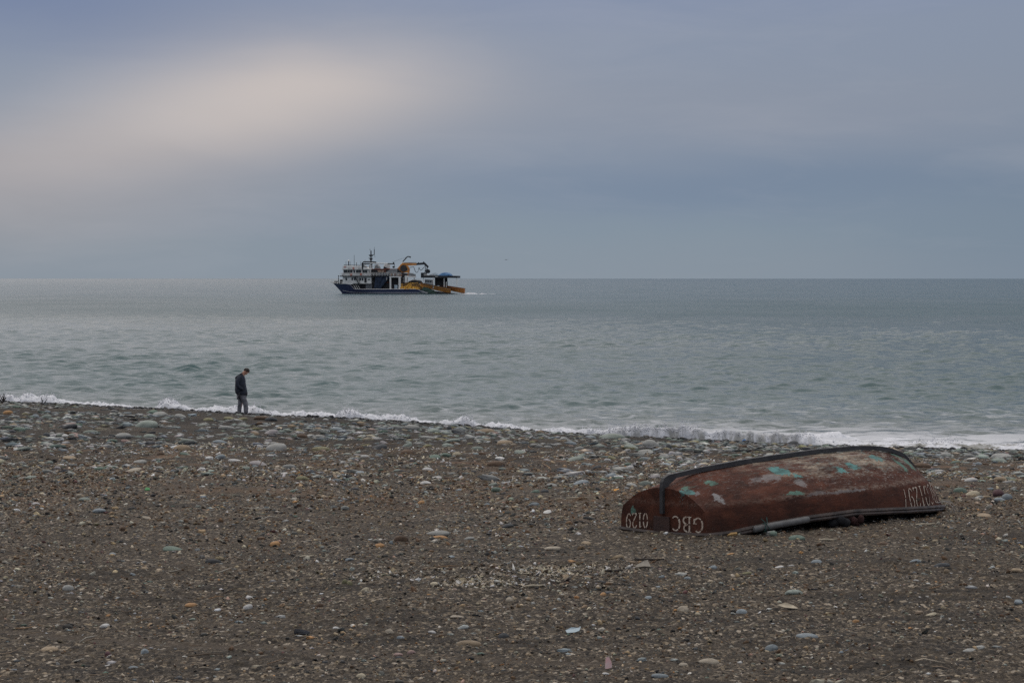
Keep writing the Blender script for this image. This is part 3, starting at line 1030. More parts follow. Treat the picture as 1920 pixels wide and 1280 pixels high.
# grey pipe slipped over the rail as a fender, tied with green cord
mb = MB()
pp = []
for a in np.linspace(.60, 1.42, 12):
    a = float(a)
    pp.append((a, -(b_half(a) + .030), b_rail(a) - .022))
mb.tube(pp, .036, 14, cap=False)
mb.tube([(x, y, z) for x, y, z in pp], .031, 14, cap=True)
pipe = mb.build('pipe_fender', pipe_mat, boat, smooth=True)
tag(pipe, 'grey plastic pipe slipped over the rail')
c0 = pp[2]
mb = MB()
ring = [(c0[0] + .012 * math.sin(k * 1.3), c0[1] + .045 * math.cos(k), c0[2] + .045 * math.sin(k)) for k in np.linspace(0, 6.4, 18)]
mb.tube(ring, .0045, 5)
mb.tube([(c0[0] - .06, c0[1] - .02, c0[2] + .10), (c0[0] - .02, c0[1] - .045, c0[2] + .055), (c0[0] + .05, c0[1] - .05, c0[2] - .01), (c0[0] + .03, c0[1] - .045, c0[2] - .05)], .0045, 5)
mb.tube([(c0[0] + .035, c0[1] - .02, c0[2] + .11), (c0[0] + .015, c0[1] - .045, c0[2] + .05), (c0[0] - .03, c0[1] - .05, c0[2] + .0), (c0[0] - .0, c0[1] - .045, c0[2] - .045)], .0045, 5)
mb.build('lashing', cord_green, pipe)
mb = MB()
mb.tube([(c0[0] - .0, c0[1] - .055, c0[2] - .050), (c0[0] + .11, c0[1] - .06, c0[2] - .045)], .014, 8)
mb.build('toggle', material('pale_toggle', (.36, .35, .33), .6), pipe)

# loop of thin line hanging from the bow
mb = MB()
for q in (0, 1):
    a0 = 4.28 + .05 * q
    pts = []
    for k in np.linspace(0, 1, 9):
        a = a0 + .20 * k + .03 * q
        pts.append((a, -(b_half(a0) + .035 + .10 * k + .03 * math.sin(3.1 * k)), .13 - .12 * k ** 1.6 + .04 * math.sin(3.14 * k)))
    mb.tube(pts, .004, 5)
mb.build('mooring_line', cord_pale, boat)

# ---------------------------------------------------------------- stencilled letters
def arc(cx, cy, rx, ry, a0, a1, n=12):
    return [(cx + rx * math.cos(math.radians(a0 + (a1 - a0) * i / n)), cy + ry * math.sin(math.radians(a0 + (a1 - a0) * i / n))) for i in range(n + 1)]


# strokes in a 0..1 high box, (polyline, width); gaps are the bridges of the stencil
GLYPHS = {
    'G': (.72, [(arc(.36, .5, .31, .44, 55, 128), .085), (arc(.36, .5, .31, .44, 138, 222), .12), (arc(.36, .5, .31, .44, 232, 318), .085),
               ([(.64, .12), (.64, .40)], .11), ([(.46, .42), (.72, .42)], .06)]),
    'B': (.66, [([(.14, .04), (.14, .47)], .12), ([(.14, .55), (.14, .96)], .12), ([(.0, .965), (.30, .965)], .06), ([(.0, .035), (.30, .035)], .06),
               (arc(.30, .745, .24, .21, 85, -80), .10), (arc(.32, .265, .27, .22, 80, -85), .11), ([(.24, .51), (.34, .51)], .06)]),
    'C': (.66, [(arc(.36, .5, .31, .44, 48, 128), .085), (arc(.36, .5, .31, .44, 138, 222), .12), (arc(.36, .5, .31, .44, 232, 312), .085)]),
    '0': (.52, [(arc(.26, .5, .20, .45, 100, 172), .10), (arc(.26, .5, .20, .45, 188, 260), .10), (arc(.26, .5, .20, .45, 280, 352), .10), (arc(.26, .5, .20, .45, 8, 80), .10)]),
    '1': (.30, [([(.17, .04), (.17, .46)], .11), ([(.17, .54), (.17, .94)], .11), ([(.02, .84), (.16, .95)], .06), ([(.04, .03), (.30, .03)], .06)]),
    '2': (.50, [(arc(.25, .72, .19, .23, 165, 95), .08), (arc(.25, .72, .19, .23, 80, -40), .10), ([(.37, .53), (.06, .07)], .09), ([(.06, .05), (.24, .05)], .09), ([(.32, .05), (.46, .05), (.47, .16)], .08)]),
    '9': (.50, [(arc(.25, .68, .19, .27, 100, 265), .09), (arc(.25, .68, .19, .27, 80, -5), .09), ([(.45, .60), (.42, .34), (.30, .08)], .10), (arc(.20, .18, .14, .13, 175, 300, 8), .07)]),
    '7': (.46, [([(.02, .95), (.20, .95)], .09), ([(.26, .95), (.44, .95)], .09), ([(.43, .90), (.25, .46)], .08), ([(.23, .40), (.14, .03)], .09)]),
}


def letter_mesh(text, gap, place, mbx, thin=1.0):
    """place(u, v): from text coordinates in letter heights to the boat"""
    x = 0.0
    for ch in text:
        if ch == ' ':
            x += .55
            continue
        wch, strokes = GLYPHS[ch]
        for pl, wd in strokes:
            P = []
            for i in range(len(pl) - 1):
                for k in range(3):
                    t_ = k / 3
                    P.append((pl[i][0] * (1 - t_) + pl[i + 1][0] * t_, pl[i][1] * (1 - t_) + pl[i + 1][1] * t_))
            P.append(pl[-1])
            v = []
            for i, (px_, py_) in enumerate(P):
                q0, q1 = P[max(i - 1, 0)], P[min(i + 1, len(P) - 1)]
                dx, dy = q1[0] - q0[0], q1[1] - q0[1]
                L_ = math.hypot(dx, dy) or 1
                nx_, ny_ = -dy / L_ * wd * thin / 2, dx / L_ * wd * thin / 2
                v.append(place(x + px_ + nx_, py_ + ny_))
                v.append(place(x + px_ - nx_, py_ - ny_))
            mbx.add(v, [(2 * i, 2 * i + 1, 2 * i + 3, 2 * i + 2) for i in range(len(P) - 1)])
        x += wch + gap
    return x


# on the transom the words stand upside down: u runs to the left, v runs down
HT = .165


def write(text, gap, place, parent, thin=1.0):
    x = 0.0
    for ch in text:
        mbl = MB()
        letter_mesh(ch, 0, lambda u, v, x=x: place(u + x, v), mbl, thin)
        mbl.build('letter', letter_mat, parent)
        x += GLYPHS[ch][0] + gap


write('GBC', .14, lambda u, v: (-.0155, -.545 + u * HT * 1.12, .235 - v * HT), transom)
write('0129', .12, lambda u, v: (-.0155, .205 + u * HT * .86, .243 - .01 * u - v * HT), transom)


def side_place(u, v):
    a = 4.74 - u * .285 - v * .02
    h1 = min(.355, b_keel(a) - .06)
    h0 = .115
    h = h1 - v * (h1 - h0)
    # the width of the hull side at this height
    sec = b_section(max(min(a, 4.95), 0), 22)
    hs = [p[1] for p in sec][::-1]
    bs = [p[0] for p in sec][::-1]
    return (a, -(float(np.interp(h, hs, bs)) + .006), h)


write('GBC01297', .12, side_place, hull, .62)

# ------------------------------------------------------------------ the man on the shore
def skin_mesh(name, nodes, edges, mat, parent, root=0, sub=2, smooth=True):
    me = bpy.data.meshes.new(name)
    me.from_pydata([n[0] for n in nodes], edges, [])
    o = bpy.data.objects.new(name, me)
    COL.objects.link(o)
    o.parent = parent
    sk = o.modifiers.new('skin', 'SKIN')
    sk.use_smooth_shade = True
    for i, n in enumerate(nodes):
        sv = me.skin_vertices[0].data[i]
        r = n[1]
        sv.radius = (r, r) if not isinstance(r, tuple) else r
        sv.use_root = (i == root)
    s = o.modifiers.new('sub', 'SUBSURF')
    s.levels = s.render_levels = sub
    me.materials.append(mat)
    return o


skin_mat = material('skin', (.46, .24, .16), .55, var=.1, scale=9)
hair_mat = material('dark_brown_hair', (.030, .022, .017), .7, var=.4, scale=40, bump=.5)
jacket_mat = material('navy_jacket_cloth', (.021, .026, .040), .75, var=.35, scale=7, bump=.4)
shirt_mat = material('pale_zip', (.40, .40, .42), .7)
trouser_mat = material('grey_trouser_cloth', (.165, .163, .178), .85, var=.3, scale=6, bump=.4)
shoe_mat = material('dark_shoe', (.03, .028, .027), .6)

mx_, my_ = 0, 0
_d = ray(452.5, 780)
man_y = float(crest(_d[0] * 99.5)[0]) + .45
man_x = (452.5 - 960) / F_PX * man_y
man_z = float(ground(man_x, man_y)) - .01
man = empty('person', (man_x, man_y, man_z))
tag(man, 'man in dark navy jacket and grey trousers walking along the shore with head bowed', 'person')
# local: x forward (to the right in the photo), y away from the viewer, z up
bn = [
    ((.00, 0, .90), (.15, .12)),      # 0 pelvis
    ((-.03, 0, 1.08), (.15, .115)),   # 1 waist
    ((-.05, 0, 1.28), (.17, .13)),    # 2 chest
    ((-.02, 0, 1.43), (.12, .09)),    # 3 upper chest
    ((.045, 0, 1.52), .058),          # 4 neck
    ((.112, 0, 1.575), .068),         # 5 jaw / base of skull
    ((.182, 0, 1.612), .090),         # 6 middle of the head
    ((.212, 0, 1.662), .084),          # 7 crown
    ((.212, 0, 1.535), .040),         # 8 mouth and chin
    ((-.05, -.16, 1.40), .05),       # 9 right shoulder
    ((-.12, -.24, 1.15), .042),       # 10 right elbow
    ((.02, -.16, .98), .034),         # 11 right wrist
    ((.07, -.13, .94), .034),         # 12 right palm
    ((-.05, .16, 1.40), .05),        # 13 left shoulder
    ((-.11, .24, 1.15), .042),        # 14 left elbow
    ((.03, .16, .98), .034),          # 15 left wrist
    ((.08, .13, .94), .034),          # 16 left palm
    ((.03, -.10, .84), .088),         # 17 right hip
    ((.11, -.10, .48), .060),         # 18 right knee
    ((.155, -.10, .09), .042),        # 19 right ankle
    ((.25, -.10, .035), .034),        # 20 right toes
    ((-.01, .10, .84), .088),         # 21 left hip
    ((-.02, .10, .46), .060),         # 22 left knee
    ((-.09, .10, .09), .042),         # 23 left ankle
    ((.00, .10, .035), .034),         # 24 left toes
]
be = [(0, 1), (1, 2), (2, 3), (3, 4), (4, 5), (5, 6), (6, 7), (5, 8), (3, 9), (9, 10), (10, 11), (11, 12), (3, 13), (13, 14), (14, 15), (15, 16),
      (0, 17), (17, 18), (18, 19), (19, 20), (0, 21), (21, 22), (22, 23), (23, 24)]
for base_, sd_ in ((12, -1), (16, 1)):       # five fingers on each hand, resting in the pockets
    pc = Vector(bn[base_][0])
    for k in range(5):
        if k == 4:
            a_, b_ = pc + Vector((.02, -sd_ * .03, .02)), pc + Vector((.055, -sd_ * .045, .01))
        else:
            o_ = (k - 1.5) * .019
            a_, b_ = pc + Vector((.045, 0, -.02 + o_)), pc + Vector((.085 - .006 * abs(k - 1), -sd_ * .01, -.045 + o_))
        i0 = len(bn)
        bn += [(tuple(a_), .010), (tuple(b_), .008)]
        be += [(base_, i0), (i0, i0 + 1)]
skin_mesh('body', bn, be, skin_mat, man)
# nose, ears, eyes
mb = MB()
mb.ball((.272, 0, 1.575), .022, 8, 6, (1.0, .8, 1.2))
mb.build('nose', skin_mat, man, smooth=True)
mb = MB()
mb.ball((.148, -.092, 1.600), .026, 8, 6, (.8, .4, 1.25))
mb.build('ear', skin_mat, man, smooth=True)
mb = MB()
mb.ball((.148, .092, 1.600), .026, 8, 6, (.8, .4, 1.25))
mb.build('ear', skin_mat, man, smooth=True)
for s_ in (-1, 1):
    mb = MB()
    mb.ball((.260, s_ * .035, 1.605), .011, 8, 6)
    mb.build('eye', material('eye_dark', (.02, .016, .014), .2), man, smooth=True)
mb = MB()
mb.ball((.247, 0, 1.543), .016, 8, 5, (.6, 1.5, .35))
mb.build('mouth', material('lips', (.24, .09, .075), .5), man, smooth=True)
# hair: cap over the crown and the back of the head
hv, hf = [], []
nu, nv = 26, 12
cx_, cz_ = .185, 1.626
for i in range(nv + 1):
    for k in range(nu):
        th = 2 * math.pi * k / nu
        # the hairline: high over the brow, low at the nape
        ph = math.radians(58 + 62 * ((1 - math.cos(th)) / 2) ** .8) * i / nv
        r = (.106 + .014 * (float(vnoise(k * .9, i * .9, 9)) - .3)) * (.9 if i == nv else 1)
        x_, y_, z_ = r * 1.06 * math.sin(ph) * math.cos(th), r * .93 * math.sin(ph) * math.sin(th), r * math.cos(ph)
        ang = math.radians(38)
        hv.append((cx_ + x_ * math.cos(ang) + z_ * math.sin(ang), y_, cz_ - x_ * math.sin(ang) + z_ * math.cos(ang)))
for i in range(nv):
    for k in range(nu):
        hf.append((i * nu + k, (i + 1) * nu + k, (i + 1) * nu + (k + 1) % nu, i * nu + (k + 1) % nu))
make_mesh('hair', hv, hf, hair_mat, man, smooth=True)


def loft(rings, n=20):
    """rings: (x centre, z, half depth x, half width y, tilt) stacked into a closed skin"""
    v, f = [], []
    for (x, z, hx, hy, ti) in rings:
        for k in range(n):
            th = 2 * math.pi * k / n
            dx = hx * math.cos(th)
            v.append((x + dx, hy * math.sin(th), z + dx * ti))
    m_ = len(rings)
    for i in range(m_ - 1):
        for k in range(n):
            f.append((i * n + k, i * n + (k + 1) % n, (i + 1) * n + (k + 1) % n, (i + 1) * n + k))
    f.append(tuple(range((m_ - 1) * n, m_ * n)))
    f.append(tuple(range(n - 1, -1, -1)))
    return v, f


jv, jf = loft([(.010, .745, .205, .225, -.14), (-.005, .80, .225, .24, -.10), (-.020, .92, .225, .245, -.04), (-.030, 1.06, .205, .235, 0),
               (-.035, 1.20, .195, .235, .0), (-.040, 1.32, .185, .235, .0), (-.050, 1.41, .150, .21, .0), (-.030, 1.475, .105, .145, .10), (.02, 1.53, .072, .085, .35)], 24)
jv = [(x + (float(fbm(x * 9 + y * 5, z * 9, 3, 2)) - .5) * .03, y, z) for x, y, z in jv]
jk = make_mesh('jacket', jv, jf, jacket_mat, man, smooth=True)
sb = jk.modifiers.new('sub', 'SUBSURF')
sb.levels = sb.render_levels = 1
for s_ in (-1, 1):
    skin_mesh('sleeve', [((-.045, s_ * .10, 1.455), .07), ((-.055, s_ * .185, 1.415), .092), ((-.115, s_ * .265, 1.28), .082), ((-.135, s_ * .275, 1.13), .074), ((-.03, s_ * .26, 1.02), .066), ((.085, s_ * .225, .945), .056)],
              [(0, 1), (1, 2), (2, 3), (3, 4), (4, 5)], jacket_mat, jk)
# hood lying on the back
hv, hf = loft([(-.165, 1.33, .055, .12, .2), (-.150, 1.40, .085, .16, .2), (-.105, 1.47, .105, .165, .35), (-.045, 1.525, .085, .13, .5), (.0, 1.555, .05, .09, .6)], 16)
hd = make_mesh('hood', hv, hf, jacket_mat, jk, smooth=True)
mb = MB()
mb.tube([(.10, -.05, 1.475), (.142, -.06, 1.36), (.155, -.05, 1.25)], .012, 6)
mb.build('zip', shirt_mat, jk)
# trousers
tn = [((-.005, 0, .82), (.165, .155)), ((.035, -.10, .74), .118), ((.105, -.10, .58), .105), ((.150, -.10, .47), .100), ((.165, -.10, .28), .090), ((.172, -.10, .075), .082),
      ((-.02, .10, .74), .118), ((-.045, .10, .56), .100), ((-.065, .10, .46), .092), ((-.085, .10, .28), .086), ((-.095, .10, .075), .080)]
tr_o = skin_mesh('trousers', tn, [(0, 1), (1, 2), (2, 3), (3, 4), (4, 5), (0, 6), (6, 7), (7, 8), (8, 9), (9, 10)], trouser_mat, man)
for (x_, y_) in ((.20, -.10), (-.04, .10)):
    mb = MB()
    mb.ball((x_, y_, .045), .06, 12, 8, (2.1, .85, .75))
    mb.build('shoe', shoe_mat, man, smooth=True)


# ------------------------------------------------------------------ the fishing ship
# side drawing: one unit of the drawing is 1/32 m, measured from the photo's own view of the ship
def SX(c):
    return (c - 900) / 32.0


def SZ(c):
    return (645 - c) / 32.0


def sxz(*pts):
    return [(SX(a), SZ(b)) for a, b in pts]


white_paint = material('ship_white_paint', (.78, .75, .71), .5, var=.1, scale=.6, col2=(.62, .59, .56))
grey_paint = material('ship_grey_paint', (.26, .26, .26), .6, var=.2, scale=.8)
dark_paint = material('ship_dark_paint', (.022, .023, .027), .6, var=.3, scale=1)
shade_mat = material('ship_dark_gear_and_shade', (.030, .030, .034), .8, var=.5, scale=.7, col2=(.055, .050, .048))  # dark gear tone, also used as the painted shade of the working deck
glass_mat = material('ship_window_glass', (.02, .025, .03), .12, var=.1, spec=.6)
orange_mat = material('ship_orange_paint', (.62, .26, .055), .55, var=.2, scale=.9, col2=(.44, .165, .04))
rust_mat = material('ship_rust_red', (.20, .06, .035), .7, var=.3, scale=1)
tarp_mat = material('blue_tarpaulin', (.03, .11, .25), .6, var=.35, scale=1.1, bump=.5, col2=(.04, .15, .31))
tarp_grey = material('grey_blue_tarpaulin', (.14, .20, .26), .6, var=.35, scale=1.1, bump=.5)
net_mat = material('dark_net', (.022, .022, .024), .95, var=.5, scale=2.5, bump=.6)
blue_net = material('navy_net', (.028, .042, .075), .95, var=.5, scale=1.5, bump=.6, col2=(.014, .02, .034))
green_net = material('dark_green_net', (.03, .055, .045), .95, var=.5, scale=1.5, bump=.6)
door_mat = material('pale_blue_door', (.36, .43, .48), .6, var=.1)
red_mat = material('red_mark', (.40, .05, .04), .6)
bin_orange = material('lifebuoy_orange', (.50, .10, .04), .5)

ship = empty('fishing_ship', (SHIP_X, SHIP_Y, 0), math.radians(-7))
tag(ship, 'navy and white fishing ship with orange crane steaming offshore, bow to the left', 'ship')
YN = -4.2          # near side of the deckhouses


def ship_hull_material():
    m = bpy.data.materials.new('ship_hull_paint')
    m.use_nodes = True
    t = NT(m.node_tree)
    tcx = t.n('ShaderNodeTexCoord')
    sp = t.n('ShaderNodeSeparateXYZ')
    t.link(tcx.outputs['Object'], sp.inputs[0])
    x, z = sp.outputs[0], sp.outputs[2]
    navy = t.mix(t.noise(tcx.outputs['Object'], .5, 4), (.024, .032, .085), (.032, .042, .105))
    e = t.m('MAXIMUM', t.m('SUBTRACT', t.m('MULTIPLY', x, -1.0), 13.5), 0.0)
    zs = t.m('ADD', .52, t.m('MULTIPLY', t.m('POWER', e, 2.0), .021))
    d = t.m('ABSOLUTE', t.m('SUBTRACT', z, zs))
    st = t.m('MULTIPLY', t.m('LESS_THAN', d, .11), t.m('GREATER_THAN', x, -19.6))
    col = t.mix(st, navy, (.50, .49, .50))
    col = t.mix(t.m('LESS_THAN', z, .22), col, (.030, .022, .028))
    p = t.n('ShaderNodeBsdfPrincipled')
    t.link(col, p.inputs['Base Color'])
    p.inputs['Roughness'].default_value = .45
    o = t.n('ShaderNodeOutputMaterial')
    t.link(p.outputs[0], o.inputs[0])
    return m


def ship_hull():
    nt, nv = 90, 10
    v, f = [], []
    xe = SX(1440)
    for sd_ in (-1, 1):
        k0 = len(v)
        for i in range(nt):
            t_ = (i / (nt - 1)) ** 1.3
            for j in range(nv):
                q = j / (nv - 1)
                x0 = SX(262) + (SX(148) - SX(262)) * max(0, (q - .25) / .75) ** 1.1
                x = x0 + (xe - x0) * t_
                c = x * 32 + 900
                zt = SZ(float(np.interp(c, [148, 300, 385, 440, 700, 1190, 1260, 1330, 1440], [514, 525, 534, 591, 592, 590, 605, 628, 634])))
                z = -1.0 + (zt + 1.0) * q
                full = 5.2 * (1 - (1 - min(1, t_ / .30)) ** 2.2) + .05
                wl = 4.6 * (1 - (1 - min(1, t_ / .42)) ** 1.8) + .03
                y = (wl + (full - wl) * q ** 1.6) * (1 - .12 * max(0, (t_ - .75) / .25) ** 2)
                v.append((x, sd_ * y, z))
        for i in range(nt - 1):
            for j in range(nv - 1):
                a = k0 + i * nv + j
                f.append((a, a + nv, a + nv + 1, a + 1))
        if sd_ == -1:
            k1 = k0
    # decks and stern
    for i in range(nt - 1):
        a, b = k1 + i * nv + nv - 1, k0 + i * nv + nv - 1
        f.append((a, a + nv, b + nv, b))
    a, b = k1 + (nt - 1) * nv, k0 + (nt - 1) * nv
    for j in range(nv - 1):
        f.append((a + j, b + j, b + j + 1, a + j + 1))
    o = make_mesh('hull', v, f, ship_hull_material(), ship)
    bm = bmesh.new()
    bm.from_mesh(o.data)
    bmesh.ops.recalc_face_normals(bm, faces=bm.faces)
    bm.to_mesh(o.data)
    bm.free()
    return o


shull = ship_hull()
mb = MB()
ys_ = -5.15
mb.tube([(SX(440), -4.4, SZ(588)), (SX(560), -5.05, SZ(590)), (SX(700), ys_, SZ(590)), (SX(1195), ys_ + .1, SZ(588))], .13, 6)
mb.tube([(SX(1195), ys_ + .1, SZ(588)), (SX(1300), -4.9, SZ(630)), (SX(1330), -4.8, SZ(634)), (SX(1400), -4.7, SZ(635))], .15, 6)
mb.tube([(SX(150), -.4, SZ(512)), (SX(230), -2.6, SZ(520)), (SX(300), -3.6, SZ(523)), (SX(380), -4.2, SZ(532)), (SX(436), -4.5, SZ(588))], .12, 6)
mb.build('bulwark_cap', white_paint, shull)
mb = MB()
mb.prism(sxz((1180, 588), (1300, 606), (1440, 616), (1560, 632), (1640, 640), (1640, 668), (1180, 668)), -4.2, 3.6)
mb.build('stern_ramp', dark_paint, ship)
# bow rail, bitts and windlass
mb = MB()
mb.tube([(SX(118), 0, SZ(503)), (SX(190), -2.2, SZ(497)), (SX(290), -3.6, SZ(503))], .07, 5)
mb.tube([(SX(118), 0, SZ(503)), (SX(190), 2.2, SZ(497)), (SX(290), 3.6, SZ(503))], .07, 5)
for c, y in ((150, -1.1), (190, -2.2), (240, -3), (285, -3.6)):
    mb.tube([(SX(c), y, SZ(500)), (SX(c), y, SZ(522))], .06, 5)
mb.tube([(SX(118), 0, SZ(503)), (SX(160), 0, SZ(520))], .1, 5)
mb.build('bow_rail', white_paint, ship)
mb = MB()
mb.box(SX(170), SX(205), -1, 1, SZ(512), SZ(490))
mb.box(SX(248), SX(285), -2.5, 1, SZ(520), SZ(480))
mb.tube([(SX(262), -2.5, SZ(488)), (SX(262), 1, SZ(488))], .45, 10)
for c in (205, 240, 262, 300, 330, 350):
    mb.tube([(SX(c), -3.1, SZ(525)), (SX(c), -3.1, SZ(508))], .16, 6)
mb.build('windlass', dark_paint, ship, bevel=.08)
mb = MB()
mb.tube([(SX(218), 0, SZ(518)), (SX(218), 0, SZ(428))], [.2, .09], 6)
mb.ball((SX(218), 0, SZ(430)), .22, 8, 6)
mb.build('bow_mast', dark_paint, ship)

# lower deckhouse
mb = MB()
mb.prism(sxz((293, 524), (640, 524), (640, 438), (293, 438)), YN, 4.2)
dh = mb.build('deckhouse', white_paint, ship, bevel=.05)
for (c, r, w_, h_) in ((337, 467, 20, 34), (410, 467, 18, 32), (441, 466, 22, 34), (505, 470, 22, 34), (534, 470, 20, 34), (612, 476, 26, 10)):
    mb = MB()
    mb.box(SX(c - w_ / 2), SX(c + w_ / 2), YN - .06, YN - .003, SZ(r + h_ / 2), SZ(r - h_ / 2))
    mb.build('window', glass_mat, dh)
mb = MB()
mb.box(SX(556), SX(583), YN - .07, YN - .003, SZ(512), SZ(452))
mb.build('door', shade_mat, dh)
mb = MB()
for k in range(9):
    q = k / 8
    mb.box(SX(442 + 56 * q), SX(456 + 56 * q), YN - .9, YN - .15, SZ(446 + 88 * q) - .1, SZ(446 + 88 * q))
mb.tube([(SX(445), YN - .95, SZ(440)), (SX(505), YN - .95, SZ(540))], .17, 6)
mb.tube([(SX(462), YN - .95, SZ(430)), (SX(515), YN - .95, SZ(520))], .07, 5)
mb.build('stair', dark_paint, ship)
# bridge deck
mb = MB()
mb.prism(sxz((262, 440), (660, 442), (660, 430), (262, 428)), YN - .8, 5.0)
mb.build('bridge_deck', dark_paint, ship, bevel=.03)
mb = MB()
mb.prism(sxz((285, 428), (640, 429), (640, 402), (285, 400)), YN - .62, YN - .50)
mb.build('bridge_bulwark', white_paint, ship)
mb = MB()
for r in (394, 404, 416):
    mb.tube([(SX(262), YN - .7, SZ(r)), (SX(1010), YN - .7, SZ(r + 1))], .045, 5)
for c in range(264, 1012, 34):
    mb.tube([(SX(c), YN - .7, SZ(430)), (SX(c), YN - .7, SZ(393))], .05, 5)
mb.build('bridge_railing', white_paint, ship)
# wheelhouse
mb = MB()
mb.prism(sxz((300, 430), (615, 430), (615, 350), (294, 350)), YN + .4, 3.8)
wh = mb.build('wheelhouse', white_paint, ship, bevel=.05)
for (c, w_) in ((312, 16), (334, 26), (364, 26), (395, 27), (432, 18), (467, 24), (486, 10), (503, 22), (543, 22), (562, 10), (579, 20)):
    mb = MB()
    mb.box(SX(c - w_ / 2), SX(c + w_ / 2), YN + .33, YN + .397, SZ(398), SZ(357))
    mb.build('window', glass_mat, wh)
mb = MB()
mb.prism(sxz((284, 350), (300, 306), (520, 318), (632, 350), (632, 356), (284, 356)), YN - .25, 4.3)
vis = mb.build('wheelhouse_roof', white_paint, ship, bevel=.06)
mb = MB()
mb.add([(SX(306), YN - .30, SZ(327)), (SX(322), YN - .30, SZ(319)), (SX(340), YN - .30, SZ(328)), (SX(322), YN - .30, SZ(333))], [(0, 1, 2, 3)])
mb.build('roof_emblem', red_mat, vis)
for c0_, c1_ in ((358, 390), (480, 510)):
    mb = MB()
    mb.box(SX(c0_), SX(c1_), YN - .30, YN - .253, SZ(344), SZ(340))
    mb.build('name_plate', dark_paint, vis)
mb = MB()
mb.tube([(SX(300), -2.6, SZ(300)), (SX(410), -2.6, SZ(303)), (SX(500), -2.6, SZ(306))], .12, 6)
for c in range(305, 500, 30):
    mb.tube([(SX(c), -2.6, SZ(320)), (SX(c), -2.6, SZ(300))], .06, 5)
mb.build('roof_rail', dark_paint, ship)
for c, top, r in ((315, 254, .05), (415, 180, .06), (371, 258, .04), (495, 255, .05), (546, 236, .04)):
    mb = MB()
    mb.tube([(SX(c), -1, SZ(312)), (SX(c), -1, SZ(top))], [r * 1.5, r], 6)
    mb.build('antenna', dark_paint, ship)
for c, top, r in ((351, 252, .36), (445, 268, .22)):
    mb = MB()
    mb.tube([(SX(c), -1.5, SZ(312)), (SX(c), -1.5, SZ(top))], .2 if r > .3 else .1, 8)
    po = mb.build('radar_post', dark_paint, ship)
    mb = MB()
    mb.ball((SX(c), -1.5, SZ(top - 4)), r, 12, 8, (1, 1, .95 if r > .3 else .4))
    mb.build('radar_dome', white_paint, po, smooth=True)
# main mast with yards
mb = MB()
mb.tube([(SX(613), 0, SZ(350)), (SX(613), 0, SZ(128))], [.34, .2], 8)
mast = mb.build('mast', dark_paint, ship)
mb = MB()
mb.tube([(SX(588), -.3, SZ(182)), (SX(655), -.3, SZ(178))], .12, 6)
mb.tube([(SX(588), -.3, SZ(216)), (SX(612), -.3, SZ(228)), (SX(637), -.3, SZ(218))], .16, 6)
mb.box(SX(598), SX(632), -1, 1, SZ(196), SZ(184))
mb.box(SX(602), SX(626), -.8, .8, SZ(240), SZ(224))
mb.build('mast_yard', dark_paint, mast)
mb = MB()
mb.tube([(SX(655), -.3, SZ(182)), (SX(655), -.3, SZ(112))], .14, 6)
mb.tube([(SX(655), -.3, SZ(112)), (SX(656), -.3, SZ(84))], .05, 5)
mb.tube([(SX(663), -.3, SZ(210)), (SX(660), -.3, SZ(186))], .06, 5)
mb.build('whip_antenna', dark_paint, mast)
mb = MB()
mb.ball((SX(600), 0, SZ(113)), .2, 8, 5, (1.2, 1, .4))
mb.tube([(SX(612), 0, SZ(128)), (SX(600), 0, SZ(114))], .04, 5)
mb.build('wind_vane', dark_paint, mast)

# forward crane, folded: black base, white boom, hook at the right end
mb = MB()
mb.tube([(SX(535), YN, SZ(350)), (SX(535), YN, SZ(280))], .4, 8)
mb.tube([(SX(528), YN, SZ(285)), (SX(545), YN, SZ(264)), (SX(640), YN, SZ(262)), (SX(700), YN, SZ(268))], .24, 8)
mb.tube([(SX(530), YN, SZ(290)), (SX(640), YN, SZ(284))], .22, 8)
mb.tube([(SX(690), YN, SZ(262)), (SX(640), YN, SZ(300))], .13, 6)
fc = mb.build('deck_crane', dark_paint, ship)
mb = MB()
mb.tube([(SX(625), YN - .2, SZ(279)), (SX(842), YN - .2, SZ(284))], .2, 8)
mb.build('boom', white_paint, fc)
mb = MB()
mb.tube([(SX(840), YN - .2, SZ(285)), (SX(922), YN - .2, SZ(288))], .2, 8)
mb.tube([(SX(911), YN - .2, SZ(268)), (SX(911), YN - .2, SZ(290))], .28, 8)
mb.tube([(SX(918), YN - .2, SZ(290)), (SX(922), YN - .2, SZ(312))], .12, 6)
mb.ball((SX(912), YN - .2, SZ(325)), .5, 10, 7, (1, .7, .8))
mb.build('boom_tip', dark_paint, fc)
mb = MB()
mb.tube([(SX(629), YN - .1, SZ(430)), (SX(629), YN - .1, SZ(278))], .16, 8)
mb.tube([(SX(640), YN - .1, SZ(345)), (SX(695), YN - .1, SZ(290))], .12, 6)
mb.build('boom_post', white_paint, ship)
mb = MB()
mb.prism(sxz((528, 350), (528, 318), (545, 300), (570, 318), (580, 350)), YN - .1, 0)
mb.prism(sxz((590, 345), (594, 300), (622, 304), (622, 345)), -1, 2)
mb.build('winch_housing', grey_paint, ship, bevel=.06)
# funnels
mb = MB()
mb.prism(sxz((664, 352), (672, 312), (700, 290), (722, 318), (728, 352)), -2.5, 1.0)
mb.build('funnel', grey_paint, ship, bevel=.1)
mb = MB()
mb.prism(sxz((770, 348), (780, 292), (836, 288), (836, 340), (824, 348)), -1.5, 2.0)
fw = mb.build('funnel', white_paint, ship, bevel=.08)
mb = MB()
mb.prism(sxz((772, 345), (778, 318), (806, 330), (826, 338), (826, 345)), -1.7, -1.51)
mb.build('exhaust_grille', dark_paint, fw)

